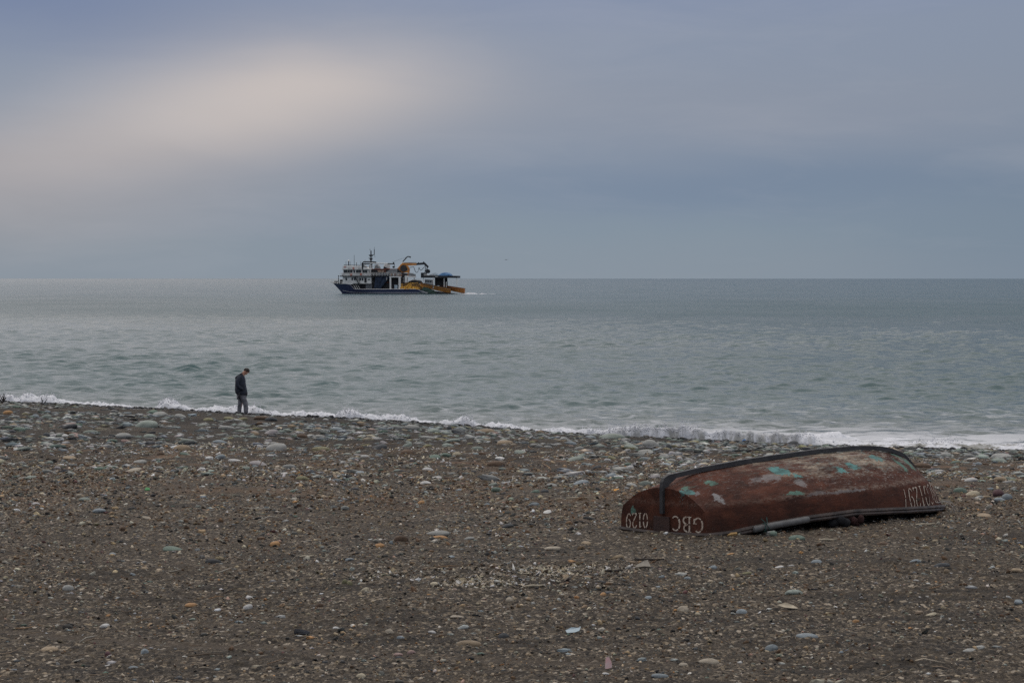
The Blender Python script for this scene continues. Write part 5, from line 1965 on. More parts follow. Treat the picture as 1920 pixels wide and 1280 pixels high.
# stones one can find in the photo: (column, row, width px, height px or 0, colour, extra words or None)
SPOTS = [
    (170, 812, 26, 0, 'grey-green'), (229, 821, 36, 10, 'grey'), (129, 861, 32, 7, 'tan'), (150, 872, 20, 6, 'brown'), (78, 871, 15, 6, 'cream'),
    (86, 820, 15, 10, 'dark grey'), (98, 817, 13, 7, 'grey'), (89, 774, 14, 5, 'blue-grey'), (86, 784, 18, 8, 'grey-green'), (286, 775, 22, 7, 'green'),
    (302, 779, 28, 8, 'grey'), (336, 783, 22, 8, 'grey'), (430, 788, 26, 7, 'olive'), (455, 787, 20, 6, 'olive'), (422, 804, 30, 8, 'grey'),
    (412, 831, 27, 7, 'blue-grey'), (392, 862, 19, 7, 'white'), (235, 828, 18, 6, 'pink'), (247, 884, 36, 5, 'beige'), (130, 803, 30, 9, 'dark grey'),
    (211, 877, 20, 5, 'grey'), (303, 844, 10, 7, 'white'), (347, 854, 22, 8, 'green'), (59, 897, 27, 6, 'grey-green'), (185, 960, 24, 7, 'blue-grey'),
    (274, 972, 17, 5, 'beige'), (229, 994, 13, 9, 'brown'), (148, 932, 13, 7, 'beige'), (158, 939, 26, 7, 'grey-green'), (180, 983, 10, 4, 'olive'),
    (14, 776, 20, 7, 'orange'), (28, 783, 16, 6, 'grey'), (490, 787, 34, 9, 'brown'), (508, 789, 22, 7, 'dark grey'), (489, 798, 25, 8, 'brown'),
    (737, 804, 27, 7, 'grey'), (770, 805, 36, 9, 'grey'), (814, 811, 24, 10, 'grey-green'), (805, 822, 29, 7, 'grey'), (712, 842, 29, 11, 'dark grey'),
    (847, 829, 31, 7, 'grey-green'), (840, 838, 25, 7, 'grey-green'), (858, 854, 17, 8, 'cream'), (834, 856, 21, 8, 'green'), (815, 861, 27, 9, 'green'),
    (710, 857, 16, 9, 'blue-grey'), (602, 846, 32, 9, 'olive'), (597, 821, 23, 6, 'grey'), (631, 806, 26, 6, 'blue-grey'), (911, 811, 32, 7, 'tan'),
    (860, 811, 30, 8, 'dark grey'), (842, 806, 10, 8, 'dark grey'), (836, 796, 9, 6, 'black'), (790, 945, 15, 8, 'orange'), (620, 907, 22, 7, 'brown'),
    (930, 921, 22, 8, 'green'), (922, 910, 21, 6, 'grey-green'), (821, 1005, 50, 12, 'grey'), (825, 1010, 30, 6, 'orange'), (811, 1015, 15, 9, 'black'),
    (750, 1015, 27, 14, 'brown'), (713, 1026, 20, 9, 'orange'), (516, 1023, 20, 10, 'orange'), (733, 1019, 9, 6, 'blue-grey'), (880, 1011, 19, 5, 'grey'),
    (952, 989, 22, 7, 'dark grey'), (1220, 838, 31, 15, 'grey'), (1254, 842, 13, 10, 'dark grey'), (1212, 850, 30, 7, 'grey'), (1233, 850, 21, 8, 'dark grey'),
    (1004, 839, 29, 8, 'grey'), (975, 850, 24, 7, 'grey-green'), (1086, 842, 17, 8, 'grey'), (1182, 840, 28, 8, 'grey-green'), (1149, 822, 48, 8, 'grey-green'),
    (1191, 818, 24, 9, 'dark grey'), (1090, 857, 19, 7, 'grey-green'), (1147, 860, 17, 6, 'olive'), (1173, 861, 19, 7, 'grey'), (1210, 862, 21, 8, 'blue-grey'),
    (1138, 864, 13, 6, 'white'), (1246, 859, 21, 9, 'grey'), (1260, 866, 19, 7, 'grey'), (1274, 862, 14, 7, 'white'), (1324, 867, 16, 8, 'grey'),
    (1120, 880, 17, 8, 'dark grey'), (1155, 879, 15, 8, 'grey'), (1182, 880, 17, 8, 'white'), (1177, 874, 17, 7, 'green'), (1247, 880, 18, 8, 'brown'),
    (1229, 897, 22, 8, 'lilac'), (1146, 895, 22, 9, 'blue-grey'), (1210, 910, 26, 9, 'grey-green'), (1185, 912, 23, 7, 'grey'), (1105, 974, 25, 8, 'black'),
    (1035, 911, 25, 6, 'grey'), (1099, 1021, 21, 7, 'tan'), (1035, 1030, 33, 7, 'beige'), (1002, 948, 21, 7, 'blue-grey'), (1026, 962, 19, 5, 'white'),
    (1487, 834, 25, 8, 'dark grey'), (1800, 924, 29, 12, 'green'), (1825, 929, 28, 10, 'cream'), (1873, 929, 23, 11, 'maroon'), (1849, 934, 17, 7, 'tan'),
    (1889, 937, 19, 11, 'blue-grey'), (1875, 939, 22, 7, 'blue-grey'), (1845, 969, 34, 7, 'tan'), (1775, 855, 24, 8, 'grey'), (1817, 857, 24, 8, 'grey'),
    (1845, 857, 22, 6, 'grey'), (1881, 857, 36, 7, 'grey'), (1875, 866, 33, 6, 'grey-green'), (1835, 872, 15, 6, 'blue-grey'), (1497, 1012, 30, 10, 'green'),
    (1450, 1005, 19, 10, 'green'), (1640, 1007, 14, 6, 'tan'), (324, 1032, 42, 10, 'green'), (399, 1057, 28, 9, 'black'), (92, 1220, 31, 7, 'tan'),
    (197, 1175, 18, 7, 'white'), (357, 1136, 20, 6, 'orange'), (465, 1141, 19, 9, 'white'), (270, 1225, 14, 10, 'blue-grey'), (250, 1254, 22, 7, 'blue-grey'),
    (127, 1106, 19, 9, 'grey'), (271, 1068, 17, 6, 'tan'), (202, 1230, 14, 10, 'maroon'), (211, 1041, 14, 6, 'blue-grey'), (731, 1189, 20, 10, 'beige'),
    (877, 1210, 45, 12, 'tan'), (746, 1230, 21, 7, 'pink'), (771, 1227, 18, 9, 'pink'), (855, 1158, 25, 6, 'beige'), (811, 1186, 15, 5, 'white'),
    (751, 1197, 15, 8, 'blue-grey'), (676, 1271, 17, 10, 'cream'), (946, 1196, 20, 10, 'dark grey'), (646, 1095, 13, 10, 'olive'), (655, 1096, 10, 7, 'olive'),
    (685, 1108, 15, 8, 'cream'), (654, 1050, 17, 5, 'blue-grey'), (599, 1139, 15, 8, 'brown'), (505, 1255, 11, 6, 'tan'), (814, 1096, 15, 6, 'cream'),
    (1282, 1147, 22, 12, 'beige'), (1330, 1244, 43, 11, 'beige'), (1282, 1249, 19, 7, 'beige'), (1309, 1154, 12, 7, 'cream'), (1390, 1150, 20, 10, 'blue-grey'),
    (1337, 1066, 17, 7, 'blue-grey'), (1402, 1076, 20, 6, 'olive'), (1425, 1070, 15, 6, 'black'), (1131, 1117, 13, 7, 'orange'), (1237, 1269, 29, 6, 'blue-grey'),
    (1134, 1265, 14, 5, 'white'), (1516, 1195, 43, 11, 'blue-grey'), (1449, 1219, 24, 12, 'blue-grey'), (1489, 1114, 38, 11, 'grey-green'), (1819, 1222, 28, 7, 'grey'),
    (1746, 1154, 25, 6, 'cream'), (1605, 1166, 15, 5, 'orange'), (1717, 1054, 27, 7, 'blue-grey'), (1766, 1062, 30, 8, 'dark grey'), (1532, 1056, 23, 8, 'blue-grey'),
    (1461, 1064, 18, 5, 'white'), (1640, 1070, 21, 5, 'brown'), (1775, 1074, 12, 9, 'tan'), (1907, 1072, 24, 9, 'tan'), (1910, 1131, 20, 8, 'blue-grey'),
    (1657, 1022, 26, 7, 'brown'), (1577, 1225, 11, 6, 'blue-grey'), (1370, 1040, 14, 5, 'orange'), (1000, 1133, 9, 6, 'grey'), (955, 1127, 16, 9, 'beige'),
    (1143, 1113, 18, 5, 'dark grey'), (1130, 1093, 18, 5, 'black'), (1290, 1087, 14, 7, 'blue-grey'), (1240, 1083, 13, 7, 'blue-grey'), (1215, 1123, 15, 6, 'blue-grey'),
]
NSPOT = len(SPOTS)
rng = np.random.default_rng(21)


def in_boat(x, y, m=.1):
    dx, dy = x - BX, y - BY
    a = dx * math.cos(BPHI) + dy * math.sin(BPHI)
    b = -dx * math.sin(BPHI) + dy * math.cos(BPHI)
    return -m < a < LOA + m and abs(b) < .85 + m


# cobbles of the lower beach, in strips across the slope, to make up the 300 that show largest
cand = []
colours_far = ['grey', 'grey', 'grey-green', 'grey-green', 'blue-grey', 'dark grey', 'green', 'olive', 'tan', 'white', 'lilac', 'brown']
tries = 0
while len(cand) < 300 - NSPOT and tries < 20000:
    tries += 1
    col_, row_ = rng.uniform(4, 1916), 775 + 150 * rng.random() ** 1.35
    edge = float(np.interp(col_, [0, 480, 960, 1440, 1920], [760, 782, 812, 842, 853]))
    if row_ < edge + 6 or row_ > edge + 118:
        continue
    wd_ = float(np.clip(rng.lognormal(2.86, .30), 14, 40))
    ok = all(abs(col_ - s[0]) > (wd_ + s[2]) * .48 or abs(row_ - s[1]) > 5.5 for s in SPOTS + cand)
    if not ok:
        continue
    x_, y_, z_ = at(col_, row_)
    if in_boat(x_, y_, .2):
        continue
    cand.append((col_, row_, wd_, 0, colours_far[int(rng.integers(len(colours_far)))]))
ALL = SPOTS + cand

ORD = ['first', 'second', 'third', 'fourth', 'fifth', 'sixth', 'seventh', 'eighth', 'ninth', 'tenth', 'eleventh', 'twelfth', 'thirteenth', 'fourteenth',
       'fifteenth', 'sixteenth', 'seventeenth', 'eighteenth', 'nineteenth', 'twentieth']


def zone(c, r):
    edge = float(np.interp(c, [0, 480, 960, 1440, 1920], [760, 782, 812, 842, 853]))
    if r > 1190:
        v = 'at the bottom edge'
    elif r > 1090:
        v = 'on near gravel'
    elif r > 975:
        v = 'level with the boat stern'
    elif r > edge + 72:
        v = 'in the litter strip'
    elif r > edge + 36:
        v = 'in lower cobble band'
    else:
        v = 'in upper cobble band'
    if r > 975:
        h = 'far left' if c < 480 else 'centre left' if c < 960 else 'centre right' if c < 1440 else 'far right'
    else:
        h = 'left of the man' if c < 440 else 'right of the man' if c < 860 else 'left of the boat' if c < 1170 else 'behind the boat' if c < 1560 else 'right of the boat' if r > 900 or c > 1740 else 'behind the boat bow'
    return v, h


def size_word(i):
    c, r, wd_, h_, k = ALL[i]
    return 'big' if wd_ >= 28 else 'small' if wd_ < 16 else ''


info = []
for i, (c, r, wd_, h_, k) in enumerate(ALL):
    shape = 'round' if h_ and h_ / wd_ > .52 else 'flat' if (h_ or wd_ * .3) / wd_ < .30 else 'oval'
    v, h = zone(c, r)
    info.append(((size_word(i) + ' ' if size_word(i) else '') + k + ' ' + shape, v, h))
buckets = {}
for i, key in enumerate(info):
    buckets.setdefault(key, []).append(i)
LAB = {}
for (desc, v, h), ids in buckets.items():
    ids.sort(key=lambda i: ALL[i][0])
    for n_i, i in enumerate(ids):
        if len(ids) == 1:
            LAB[i] = f'{desc} stone {v}, {h}'
        else:
            LAB[i] = f'{ORD[n_i]} {desc} stone from left {v}, {h}'
LAB[SPOTS.index((821, 1005, 50, 12, 'grey'))] = 'large flat grey slab stone with an orange stone lying against its near edge'
LAB[SPOTS.index((825, 1010, 30, 6, 'orange'))] = 'flat orange stone leaning against the large grey slab stone'
LAB[SPOTS.index((811, 1015, 15, 9, 'black'))] = 'small round black stone right in front of the large grey slab'
LAB[SPOTS.index((750, 1015, 27, 14, 'brown'))] = 'dark brown rounded stone standing left of the large grey slab'
LAB[SPOTS.index((1220, 838, 31, 15, 'grey'))] = 'tall rounded grey boulder, highest of the cobbles behind the boat'
LAB[SPOTS.index((1330, 1244, 43, 11, 'beige'))] = 'long tilted beige stone lying near the bottom edge right of the pink shell'
LAB[SPOTS.index((1873, 929, 23, 11, 'maroon'))] = 'maroon rounded stone right of the boat bow near the photo edge'
LAB[SPOTS.index((877, 1210, 45, 12, 'tan'))] = 'long tan oblong stone lying flat on the near gravel at bottom centre'
LAB[SPOTS.index((324, 1032, 42, 10, 'green'))] = 'long flat green stone lying alone on the gravel at the left'

stones = []
for i, (c, r, wd_, h_, k) in enumerate(ALL):
    x_, y_, z_ = at(c, r)
    ppm = F_PX / y_
    W = wd_ / ppm
    view = (CAM_Z - z_) / y_
    D = W * rng.uniform(.6, .95)
    Hpx = h_ if h_ else wd_ * rng.uniform(.26, .40)
    # visible height = half the thickness above ground + foreshortened depth
    Ht = max(.26 * W, (Hpx / ppm - view * D * .45) / .76)
    o = bpy.data.objects.new('stone', SMESH[int(rng.integers(16))])
    COL.objects.link(o)
    o.material_slots[0].link = 'OBJECT'
    o.material_slots[0].material = SMAT[k]
    o.scale = (W / 2, D / 2, Ht * .62)
    o.rotation_euler = (rng.normal(0, .07), rng.normal(0, .09), rng.normal(0, .16) + (math.pi if rng.random() < .5 else 0))
    o.location = (x_, y_ + D * .2, z_ + Ht * .10)
    tag(o, LAB[i], 'stone', 'single stones lying on the beach')
    stones.append(o)


# ---- the rest of the pebbles: one mass
def scatter(name, pts, dims, yaw, cols, label, cat, tilt=.12, seed=3, mat=None, jag=.16):
    """many small rounded stones in one mesh; dims: (width, depth, height) of each"""
    n = len(pts)
    rg = np.random.default_rng(seed)
    # a low dome of 3 rings of 7 plus a top
    ring = []
    for zz, rr in ((-.55, .80), (.0, 1.0), (.62, .72)):
        for a in range(7):
            th = 2 * math.pi * a / 7 + zz
            ring.append((rr * math.cos(th), rr * math.sin(th), zz))
    ring.append((0, 0, 1.0))
    base = np.array(ring)
    faces = []
    for k in range(2):
        for a in range(7):
            p, q = k * 7 + a, k * 7 + (a + 1) % 7
            faces += [(p, q, q + 7), (p, q + 7, p + 7)]
    for a in range(7):
        faces.append((14 + a, 14 + (a + 1) % 7, 21))
    faces = np.array(faces)
    nb = len(base)
    P = base[None] * (1 + rg.normal(0, jag, (n, nb, 1)))
    P = P * (dims[:, None, :] / 2)
    t1, t2 = rg.normal(0, tilt, n)[:, None], rg.normal(0, tilt, n)[:, None]
    P[:, :, 2] += P[:, :, 0] * t1 + P[:, :, 1] * t2
    cs, sn = np.cos(yaw)[:, None], np.sin(yaw)[:, None]
    X_ = P[:, :, 0] * cs - P[:, :, 1] * sn
    Y_ = P[:, :, 0] * sn + P[:, :, 1] * cs
    V = np.stack([X_ + pts[:, None, 0], Y_ + pts[:, None, 1], P[:, :, 2] + pts[:, None, 2] + dims[:, None, 2] * .12], -1).reshape(-1, 3)
    Fc = (faces[None] + (np.arange(n) * nb)[:, None, None]).reshape(-1, 3)
    o = make_mesh(name, V, Fc, mat, smooth=True)
    ca = o.data.color_attributes.new('tone', 'FLOAT_COLOR', 'POINT')
    cc = np.repeat(np.concatenate([cols, np.ones((n, 1))], 1), nb, axis=0)
    ca.data.foreach_set('color', cc.astype(np.float32).ravel())
    if label:
        tag(o, label, cat)
    tag(o, kind='stuff')
    return o


def pebble_material(name, rough=.75):
    m = bpy.data.materials.new(name)
    m.use_nodes = True
    t = NT(m.node_tree)
    at_ = t.n('ShaderNodeAttribute')
    at_.attribute_name = 'tone'
    tcx = t.n('ShaderNodeTexCoord')
    nz = t.noise(tcx.outputs['Object'], 45, 4, .7)
    col = t.mix(t.sstep(nz, .35, .65, 0, .4), at_.outputs['Color'], t.mix(.5, at_.outputs['Color'], (.03, .028, .026)))
    p = t.n('ShaderNodeBsdfPrincipled')
    t.link(col, p.inputs['Base Color'])
    p.inputs['Roughness'].default_value = rough
    p.inputs['Specular IOR Level'].default_value = .3
    o = t.n('ShaderNodeOutputMaterial')
    t.link(p.outputs[0], o.inputs[0])
    return m


PEB = pebble_material('mixed_pebbles')
pal = [(k, STONE[k][0]) for k in STONE]


def tones(n, names, probs, rg, v=.22):
    arr = np.array([STONE[k][0] for k in names])
    idx = rg.choice(len(names), n, p=np.array(probs) / np.sum(probs))
    return np.clip(arr[idx] * (1 + rg.normal(0, v, (n, 1))) * (1 + rg.normal(0, .022, (n, 3))), .015, .75)


def wedge_points(n, y0, y1, rg, p=1.0, half=.26):
    """points spread over the part of the beach around the view, evenly per square metre when p = 1"""
    yy = np.sqrt(y0 ** 2 + (y1 ** 2 - y0 ** 2) * rg.random(n) ** p)
    xx = yy * rg.uniform(-half, half, n)
    return xx, yy


rg = np.random.default_rng(91)
# cobble band of the lower beach
xx, yy = wedge_points(76000, 38, 112, rg)
yc_, hc_ = crest(xx)
s_ = yc_ - yy
dens = np.clip((62 - s_) / 16, 0, 1) * np.clip(s_ / 2.0 + .25, 0, 1)
dens *= np.clip(.10 + 2.2 * (fbm(xx * .22, yy * .10, 501, 4, .6) - .36), .03, 1)
keep = rg.random(len(xx)) < dens * .30
xx, yy = xx[keep], yy[keep]
n = len(xx)
W_ = np.clip(rg.lognormal(-1.90, .50, n), .05, .40)
dm = np.stack([W_, W_ * rg.uniform(.5, .9, n), W_ * rg.uniform(.20, .36, n)], 1)
cl = tones(n, ['grey', 'grey-green', 'blue-grey', 'dark grey', 'green', 'tan', 'white', 'cream', 'olive', 'pink', 'brown', 'black'], [34, 22, 12, 7, 3, 4, 5, 3, 3, 1, 2, 1], rg)
cl = cl * np.clip(.45 + .55 * (s_[keep] - .6) / 1.6, .45, 1)[:, None]
scatter('cobbles', np.stack([xx, yy, ground(xx, yy)], 1), dm, rg.normal(0, .3, n), cl, 'band of smaller rounded cobbles covering the lower beach', 'cobbles', mat=PEB, seed=5)
# wet dark stones along the water line
xx = rg.uniform(-24, 22, 5200)
yc_, hc_ = crest(xx)
yy = yc_ + rg.normal(-.1, .5, len(xx))
keep = rg.random(len(xx)) < np.interp(xx, [-24, -5, 2, 8, 22], [.35, .4, .7, 1, 1])
xx, yy = xx[keep], yy[keep]
n = len(xx)
W_ = np.clip(rg.lognormal(-2.2, .45, n), .04, .3)
dm = np.stack([W_, W_ * rg.uniform(.6, .95, n), W_ * rg.uniform(.35, .6, n)], 1)
cl = tones(n, ['black', 'dark grey', 'brown'], [12, 3, 1], rg) * .6
wetm = pebble_material('wet_pebbles', .35)
scatter('wet_pebbles', np.stack([xx, yy, np.maximum(ground(xx, yy), -.05)], 1), dm, rg.normal(0, .5, n), cl, 'black wet pebbles lining the edge of the water', 'pebbles', mat=wetm, seed=6)
# gravel of the upper beach
xx, yy = wedge_points(152000, 15, 52, rg)
tr_ = tracks(xx, yy)
cover = np.clip(.30 + 1.9 * (fbm(xx * .9, yy * .45, 601, 4, .6) - .32), .05, 1) * (1 - .85 * tr_) * np.clip((50 - yy) / 18, 0, 1)
keep = rg.random(len(xx)) < cover
xx, yy = xx[keep], yy[keep]
n = len(xx)
W_ = np.clip(rg.lognormal(-4.05, .50, n) * np.clip(yy / 24, .9, 1.6), .008, .10)
dm = np.stack([W_, W_ * rg.uniform(.55, .95, n), W_ * rg.uniform(.35, .65, n)], 1)
cl = tones(n, ['dark grey', 'black', 'brown', 'grey', 'grey-green', 'blue-grey', 'tan', 'beige', 'cream', 'white', 'pink', 'orange', 'maroon'],
           [17, 13, 22, 8, 3, 4, 10, 7, 2.2, 2.6, 1.2, 1.2, 1.5], rg)
cl = cl * np.array([1.08, 1.0, .88])
scatter('gravel', np.stack([xx, yy, ground_fine(xx, yy)], 1), dm, rg.uniform(0, 3.14, n), cl, 'fine mixed gravel covering the upper beach', 'gravel', mat=PEB, seed=7, tilt=.3)
# scattered pebbles a hand wide and less on the upper beach
xx, yy = wedge_points(7600, 15, 56, rg)
keep = rg.random(len(xx)) < np.clip(.25 + 2.2 * (fbm(xx * .35, yy * .22, 611, 3) - .35), .05, 1) * (1 - .7 * tracks(xx, yy))
keep &= np.array([not in_boat(a, b, .15) for a, b in zip(xx, yy)])
xx, yy = xx[keep], yy[keep]
n = len(xx)
W_ = np.clip(rg.lognormal(-3.1, .45, n) * np.clip(yy / 30, .8, 1.4), .02, .14)
dm = np.stack([W_, W_ * rg.uniform(.55, .95, n), W_ * rg.uniform(.26, .50, n)], 1)
cl = tones(n, ['dark grey', 'blue-grey', 'grey', 'grey-green', 'green', 'tan', 'beige', 'cream', 'white', 'pink', 'orange', 'brown', 'black'],
           [12, 13, 15, 8, 5, 7, 9, 5, 8, 3, 3, 6, 5], rg)
scatter('pebbles', np.stack([xx, yy, ground(xx, yy)], 1), dm, rg.normal(0, .5, n), cl, 'loose pebbles scattered over the upper beach', 'pebbles', mat=PEB, seed=8, tilt=.15)
# bright flecks: shell and plastic crumbs
xx, yy = wedge_points(21500, 15, 60, rg)
keep = rg.random(len(xx)) < np.clip(.15 + 2.4 * (fbm(xx * .5, yy * .3, 621, 3) - .38), .03, 1)
xx, yy = xx[keep], yy[keep]
n = len(xx)
W_ = np.clip(rg.lognormal(-4.1, .5, n) * np.clip(yy / 22, .9, 2.2), .008, .08)
dm = np.stack([W_ * rg.uniform(.9, 2.0, n), W_ * .7, W_ * .5], 1)
cl = tones(n, ['white', 'cream', 'beige', 'tan'], [7, 5, 8, 6], rg)
scatter('shell_crumbs', np.stack([xx, yy, ground_fine(xx, yy)], 1), dm, rg.uniform(0, 3.14, n), cl, 'pale shell crumbs sprinkled over the gravel', 'shell crumbs', mat=PEB, seed=9, tilt=.4)


# ---- drift litter: splinters and stalks
def stalks(name, xx, yy, L_, w_, cols, label, cat, seed, lift=.0):
    rg_ = np.random.default_rng(seed)
    n_ = len(xx)
    th = rg_.normal(0, .75, n_)
    el = np.abs(rg_.normal(0, .12 + lift, n_))
    d = np.stack([np.cos(th) * np.cos(el), np.sin(th) * np.cos(el), np.sin(el)], 1)
    sdv = np.stack([-np.sin(th), np.cos(th), 0 * th], 1)
    up = np.cross(d, sdv)
    zz = ground(xx, yy) + .008
    P0 = np.stack([xx, yy, zz], 1)
    bend = rg_.normal(0, .12, n_)[:, None] * sdv + rg_.normal(0, .08, n_)[:, None] * np.array([[0, 0, 1]])
    ring = [(1, 0), (-.5, .87), (-.5, -.87)]
    V = np.zeros((n_, 9, 3))
    for k, tt in enumerate((0, .5, 1)):
        c_ = P0 + d * (L_ * tt)[:, None] + bend * (L_ * (0, 1, .4)[k])[:, None]
        for q, (a, b) in enumerate(ring):
            V[:, k * 3 + q] = c_ + (sdv * a - up * b) * (w_ * (1, .9, .5)[k])[:, None]
    fc = []
    for k in range(2):
        for q in range(3):
            a, b = k * 3 + q, k * 3 + (q + 1) % 3
            fc += [(a, b, b + 3), (a, b + 3, a + 3)]
    fc += [(0, 2, 1), (6, 7, 8)]
    Fc = (np.array(fc)[None] + (np.arange(n_) * 9)[:, None, None]).reshape(-1, 3)
    o = make_mesh(name, V.reshape(-1, 3), Fc, PEB)
    ca = o.data.color_attributes.new('tone', 'FLOAT_COLOR', 'POINT')
    cc = np.repeat(np.concatenate([cols, np.ones((n_, 1))], 1), 9, axis=0)
    ca.data.foreach_set('color', cc.astype(np.float32).ravel())
    tag(o, label, cat, kind='stuff')
    return o


xx, yy = wedge_points(56000, 17, 72, rg)
ls = .16 + litter_mask(xx, yy)
keep = rg.random(len(xx)) < np.clip(ls * 2.6 * (fbm(xx * .35, yy * .3, 701, 4, .6) - .40), .004, 1) * .75
xx, yy = xx[keep], yy[keep]
keep = np.array([not in_boat(a, b, -.25) for a, b in zip(xx, yy)])
xx, yy = xx[keep], yy[keep]
n = len(xx)
L_ = np.clip(rg.lognormal(-2.4, .5, n), .03, .4)
w_ = np.clip(L_ * rg.uniform(.02, .05, n), .002, .007) * np.clip(yy / 34, 1, 1.7)
wood = np.array([(.36, .27, .19), (.44, .37, .28), (.25, .17, .11), (.30, .19, .11), (.16, .12, .085), (.52, .47, .39)])
cl = wood[rg.integers(0, 6, n)] * (1 + rg.normal(0, .15, (n, 1)))
stalks('drift_litter', xx, yy, L_, w_, cl, 'thin strewn drift of dry stalks and wood splinters along the beach', 'drift litter', 31, .1)


# ---- pale crumbled heaps in the middle of the near gravel
def crumbs(c0, r0, rc, rr, n_, seed):
    rg_ = np.random.default_rng(seed)
    c = c0 + rg_.normal(0, rc, n_)
    r = r0 + rg_.normal(0, rr, n_)
    pts = np.array([at(a, b) for a, b in zip(c, r)])
    return pts


pts = np.concatenate([crumbs(893, 1096, 30, 2.8, 1700, 1), crumbs(1038, 1072, 34, 4.4, 1500, 2), crumbs(1150, 1066, 36, 4, 260, 5), crumbs(960, 1084, 120, 11, 700, 3), crumbs(710, 1080, 60, 5, 260, 4)])
n = len(pts)
W_ = np.clip(rg.lognormal(-4.35, .55, n), .006, .05)
dm = np.stack([W_ * 1.6, W_, W_ * .35], 1)
cl = tones(n, ['white', 'cream', 'beige', 'tan'], [3, 3, 8, 3], rg, .2) * .9
pts[:, 2] += rg.uniform(0, .012, n) * np.exp(-(((pts[:, 0] - np.median(pts[:, 0])) / .6) ** 2))
scatter('pale_crumbs', pts, dm, rg.uniform(0, 3.14, n), cl, 'two pale heaps of crumbled chips spread on the dark gravel', 'pale crumbs', mat=PEB, seed=15, tilt=.5, jag=.35)


# ---- odd single finds
def plate(name, px, row, wpx, hpx, outline, thick, mat, label, cat, lean=.9, yaw=0.0):
    """a broken flat piece standing or lying on the gravel; outline in units of its width and height"""
    x_, y_, z_ = at(px, row)
    ppm = F_PX / y_
    W, Hh = wpx / ppm, hpx / ppm / max(.2, math.sin(lean) + .09 * math.cos(lean))
    n_ = len(outline)
    v, f = [], []
    for s in (0, 1):
        for (a, b) in outline:
            cur = .10 * W * (1 - (2 * a) ** 2)
            q = s * thick + cur
            v.append((a * W, b * Hh * math.cos(lean) - q * math.sin(lean), b * Hh * math.sin(lean) + q * math.cos(lean)))
    f = [tuple(range(n_)), tuple(range(2 * n_ - 1, n_ - 1, -1))] + [(i, i + n_, (i + 1) % n_ + n_, (i + 1) % n_) for i in range(n_)]
    o = make_mesh(name, v, f, mat)
    o.location = (x_, y_, z_ - .004)
    o.rotation_euler = (0, 0, yaw)
    tag(o, label, cat)
    return o


pinkm = material('pink_shell', (.62, .50, .48), .45, var=.1, scale=9, col2=(.60, .26, .26))
plate('shell', 1141, 1253, 13, 23, [(-.5, 0), (-.1, .02), (.5, .12), (.45, .5), (.15, .9), (-.1, 1), (-.4, .85), (-.48, .4)], .004, pinkm,
      'pink and white shell piece standing upright near the bottom edge', 'shell', 1.25)
plate('plastic_shard', 1075, 1187, 29, 12, [(-.5, .45), (-.42, .0), (.1, -.02), (.4, .35), (.42, .95), (.5, 1.0), (.34, .72), (-.1, .72)], .005,
      material('pale_blue_plastic', (.36, .43, .46), .45, scale=6), 'pale blue-grey curved plastic shard lying on the near gravel', 'plastic shard', .55)
plate('cardboard_scrap', 1478, 1143, 38, 9, [(-.5, .9), (-.1, 1), (.3, .6), (.5, .2), (.3, .0), (-.2, .15)], .006,
      material('torn_cardboard', (.40, .34, .25), .85, scale=9), 'torn beige cardboard scrap lying below the grey-green stone at right', 'cardboard scrap', .25)
plate('plastic_scrap', 1396, 830, 9, 7, [(-.5, 0), (.5, 0), (.45, .6), (.1, 1), (-.4, .8)], .01,
      material('bright_blue_plastic', (.05, .20, .48), .4, scale=6), 'bright blue plastic scrap by the water edge behind the boat', 'plastic scrap', .9)
plate('glass_shard', 276, 919, 10, 5, [(-.5, 0), (.5, .1), (.4, .8), (-.3, 1)], .01,
      material('green_glass', (.04, .22, .06), .2, scale=6), 'bright green glass shard in the litter strip on the left', 'glass shard', .6)
plate('plastic_chip', 1156, 920, 11, 4, [(-.5, 0), (.5, .1), (.4, .9), (-.4, .7)], .008,
      material('orange_plastic', (.62, .28, .04), .45, scale=6), 'bright orange plastic chip left of the boat stern', 'plastic chip', .5)
plate('driftwood_chip', 1373, 1006, 20, 6, [(-.5, .1), (-.1, .7), (.45, 1), (.5, .7), (.0, .15)], .02,
      material('ochre_wood', (.40, .25, .10), .8, scale=9), 'ochre wood chip lying in front of the boat stern', 'driftwood', .5)
plate('wood_block', 1205, 1066, 30, 13, [(-.5, 0), (-.35, .35), (.1, .9), (.3, 1), (.42, .5), (.5, .1), (.1, .05)], .03,
      material('bleached_wood', (.42, .37, .30), .85, scale=9), 'bleached wood lump standing at the right end of the pale crumbs', 'driftwood', .9)

# rag and net caught under the boat
mb = MB()
rx, ry, rz = at(1572, 990)
for k in range(4):
    mb.ball((.05 * k - .06, 0.02 * (k % 2), .05 + .012 * (k % 3)), .05, 9, 7, (1.1, .8, 1.0))
o = mb.build('rag', material('black_cloth', (.015, .015, .017), .95, scale=6, bump=.6), None, smooth=True)
o.location = (rx, ry + .1, rz)
tag(o, 'crumpled black rag lying in the gap under the boat', 'rag')
mb = MB()
rx, ry, rz = at(1602, 987)
for k in range(5):
    mb.ball((0.04 * k - .08, .03 * (k % 2), .035 + .02 * ((k * 2) % 3)), .036, 8, 6, (1.0, .9, 1.35))
o = mb.build('rag', material('red_brown_cloth', (.045, .018, .016), .95, scale=6, bump=.6), None, smooth=True)
o.location = (rx, ry + .08, rz)
tag(o, 'dull red rag lying beside the black rag under the boat', 'rag')

# branches sticking up on the crest at the left and single stalks by the bow
twig = material('dark_twig', (.035, .028, .024), .9, scale=12)
dry = material('dry_stalk', (.40, .34, .25), .85, scale=12)


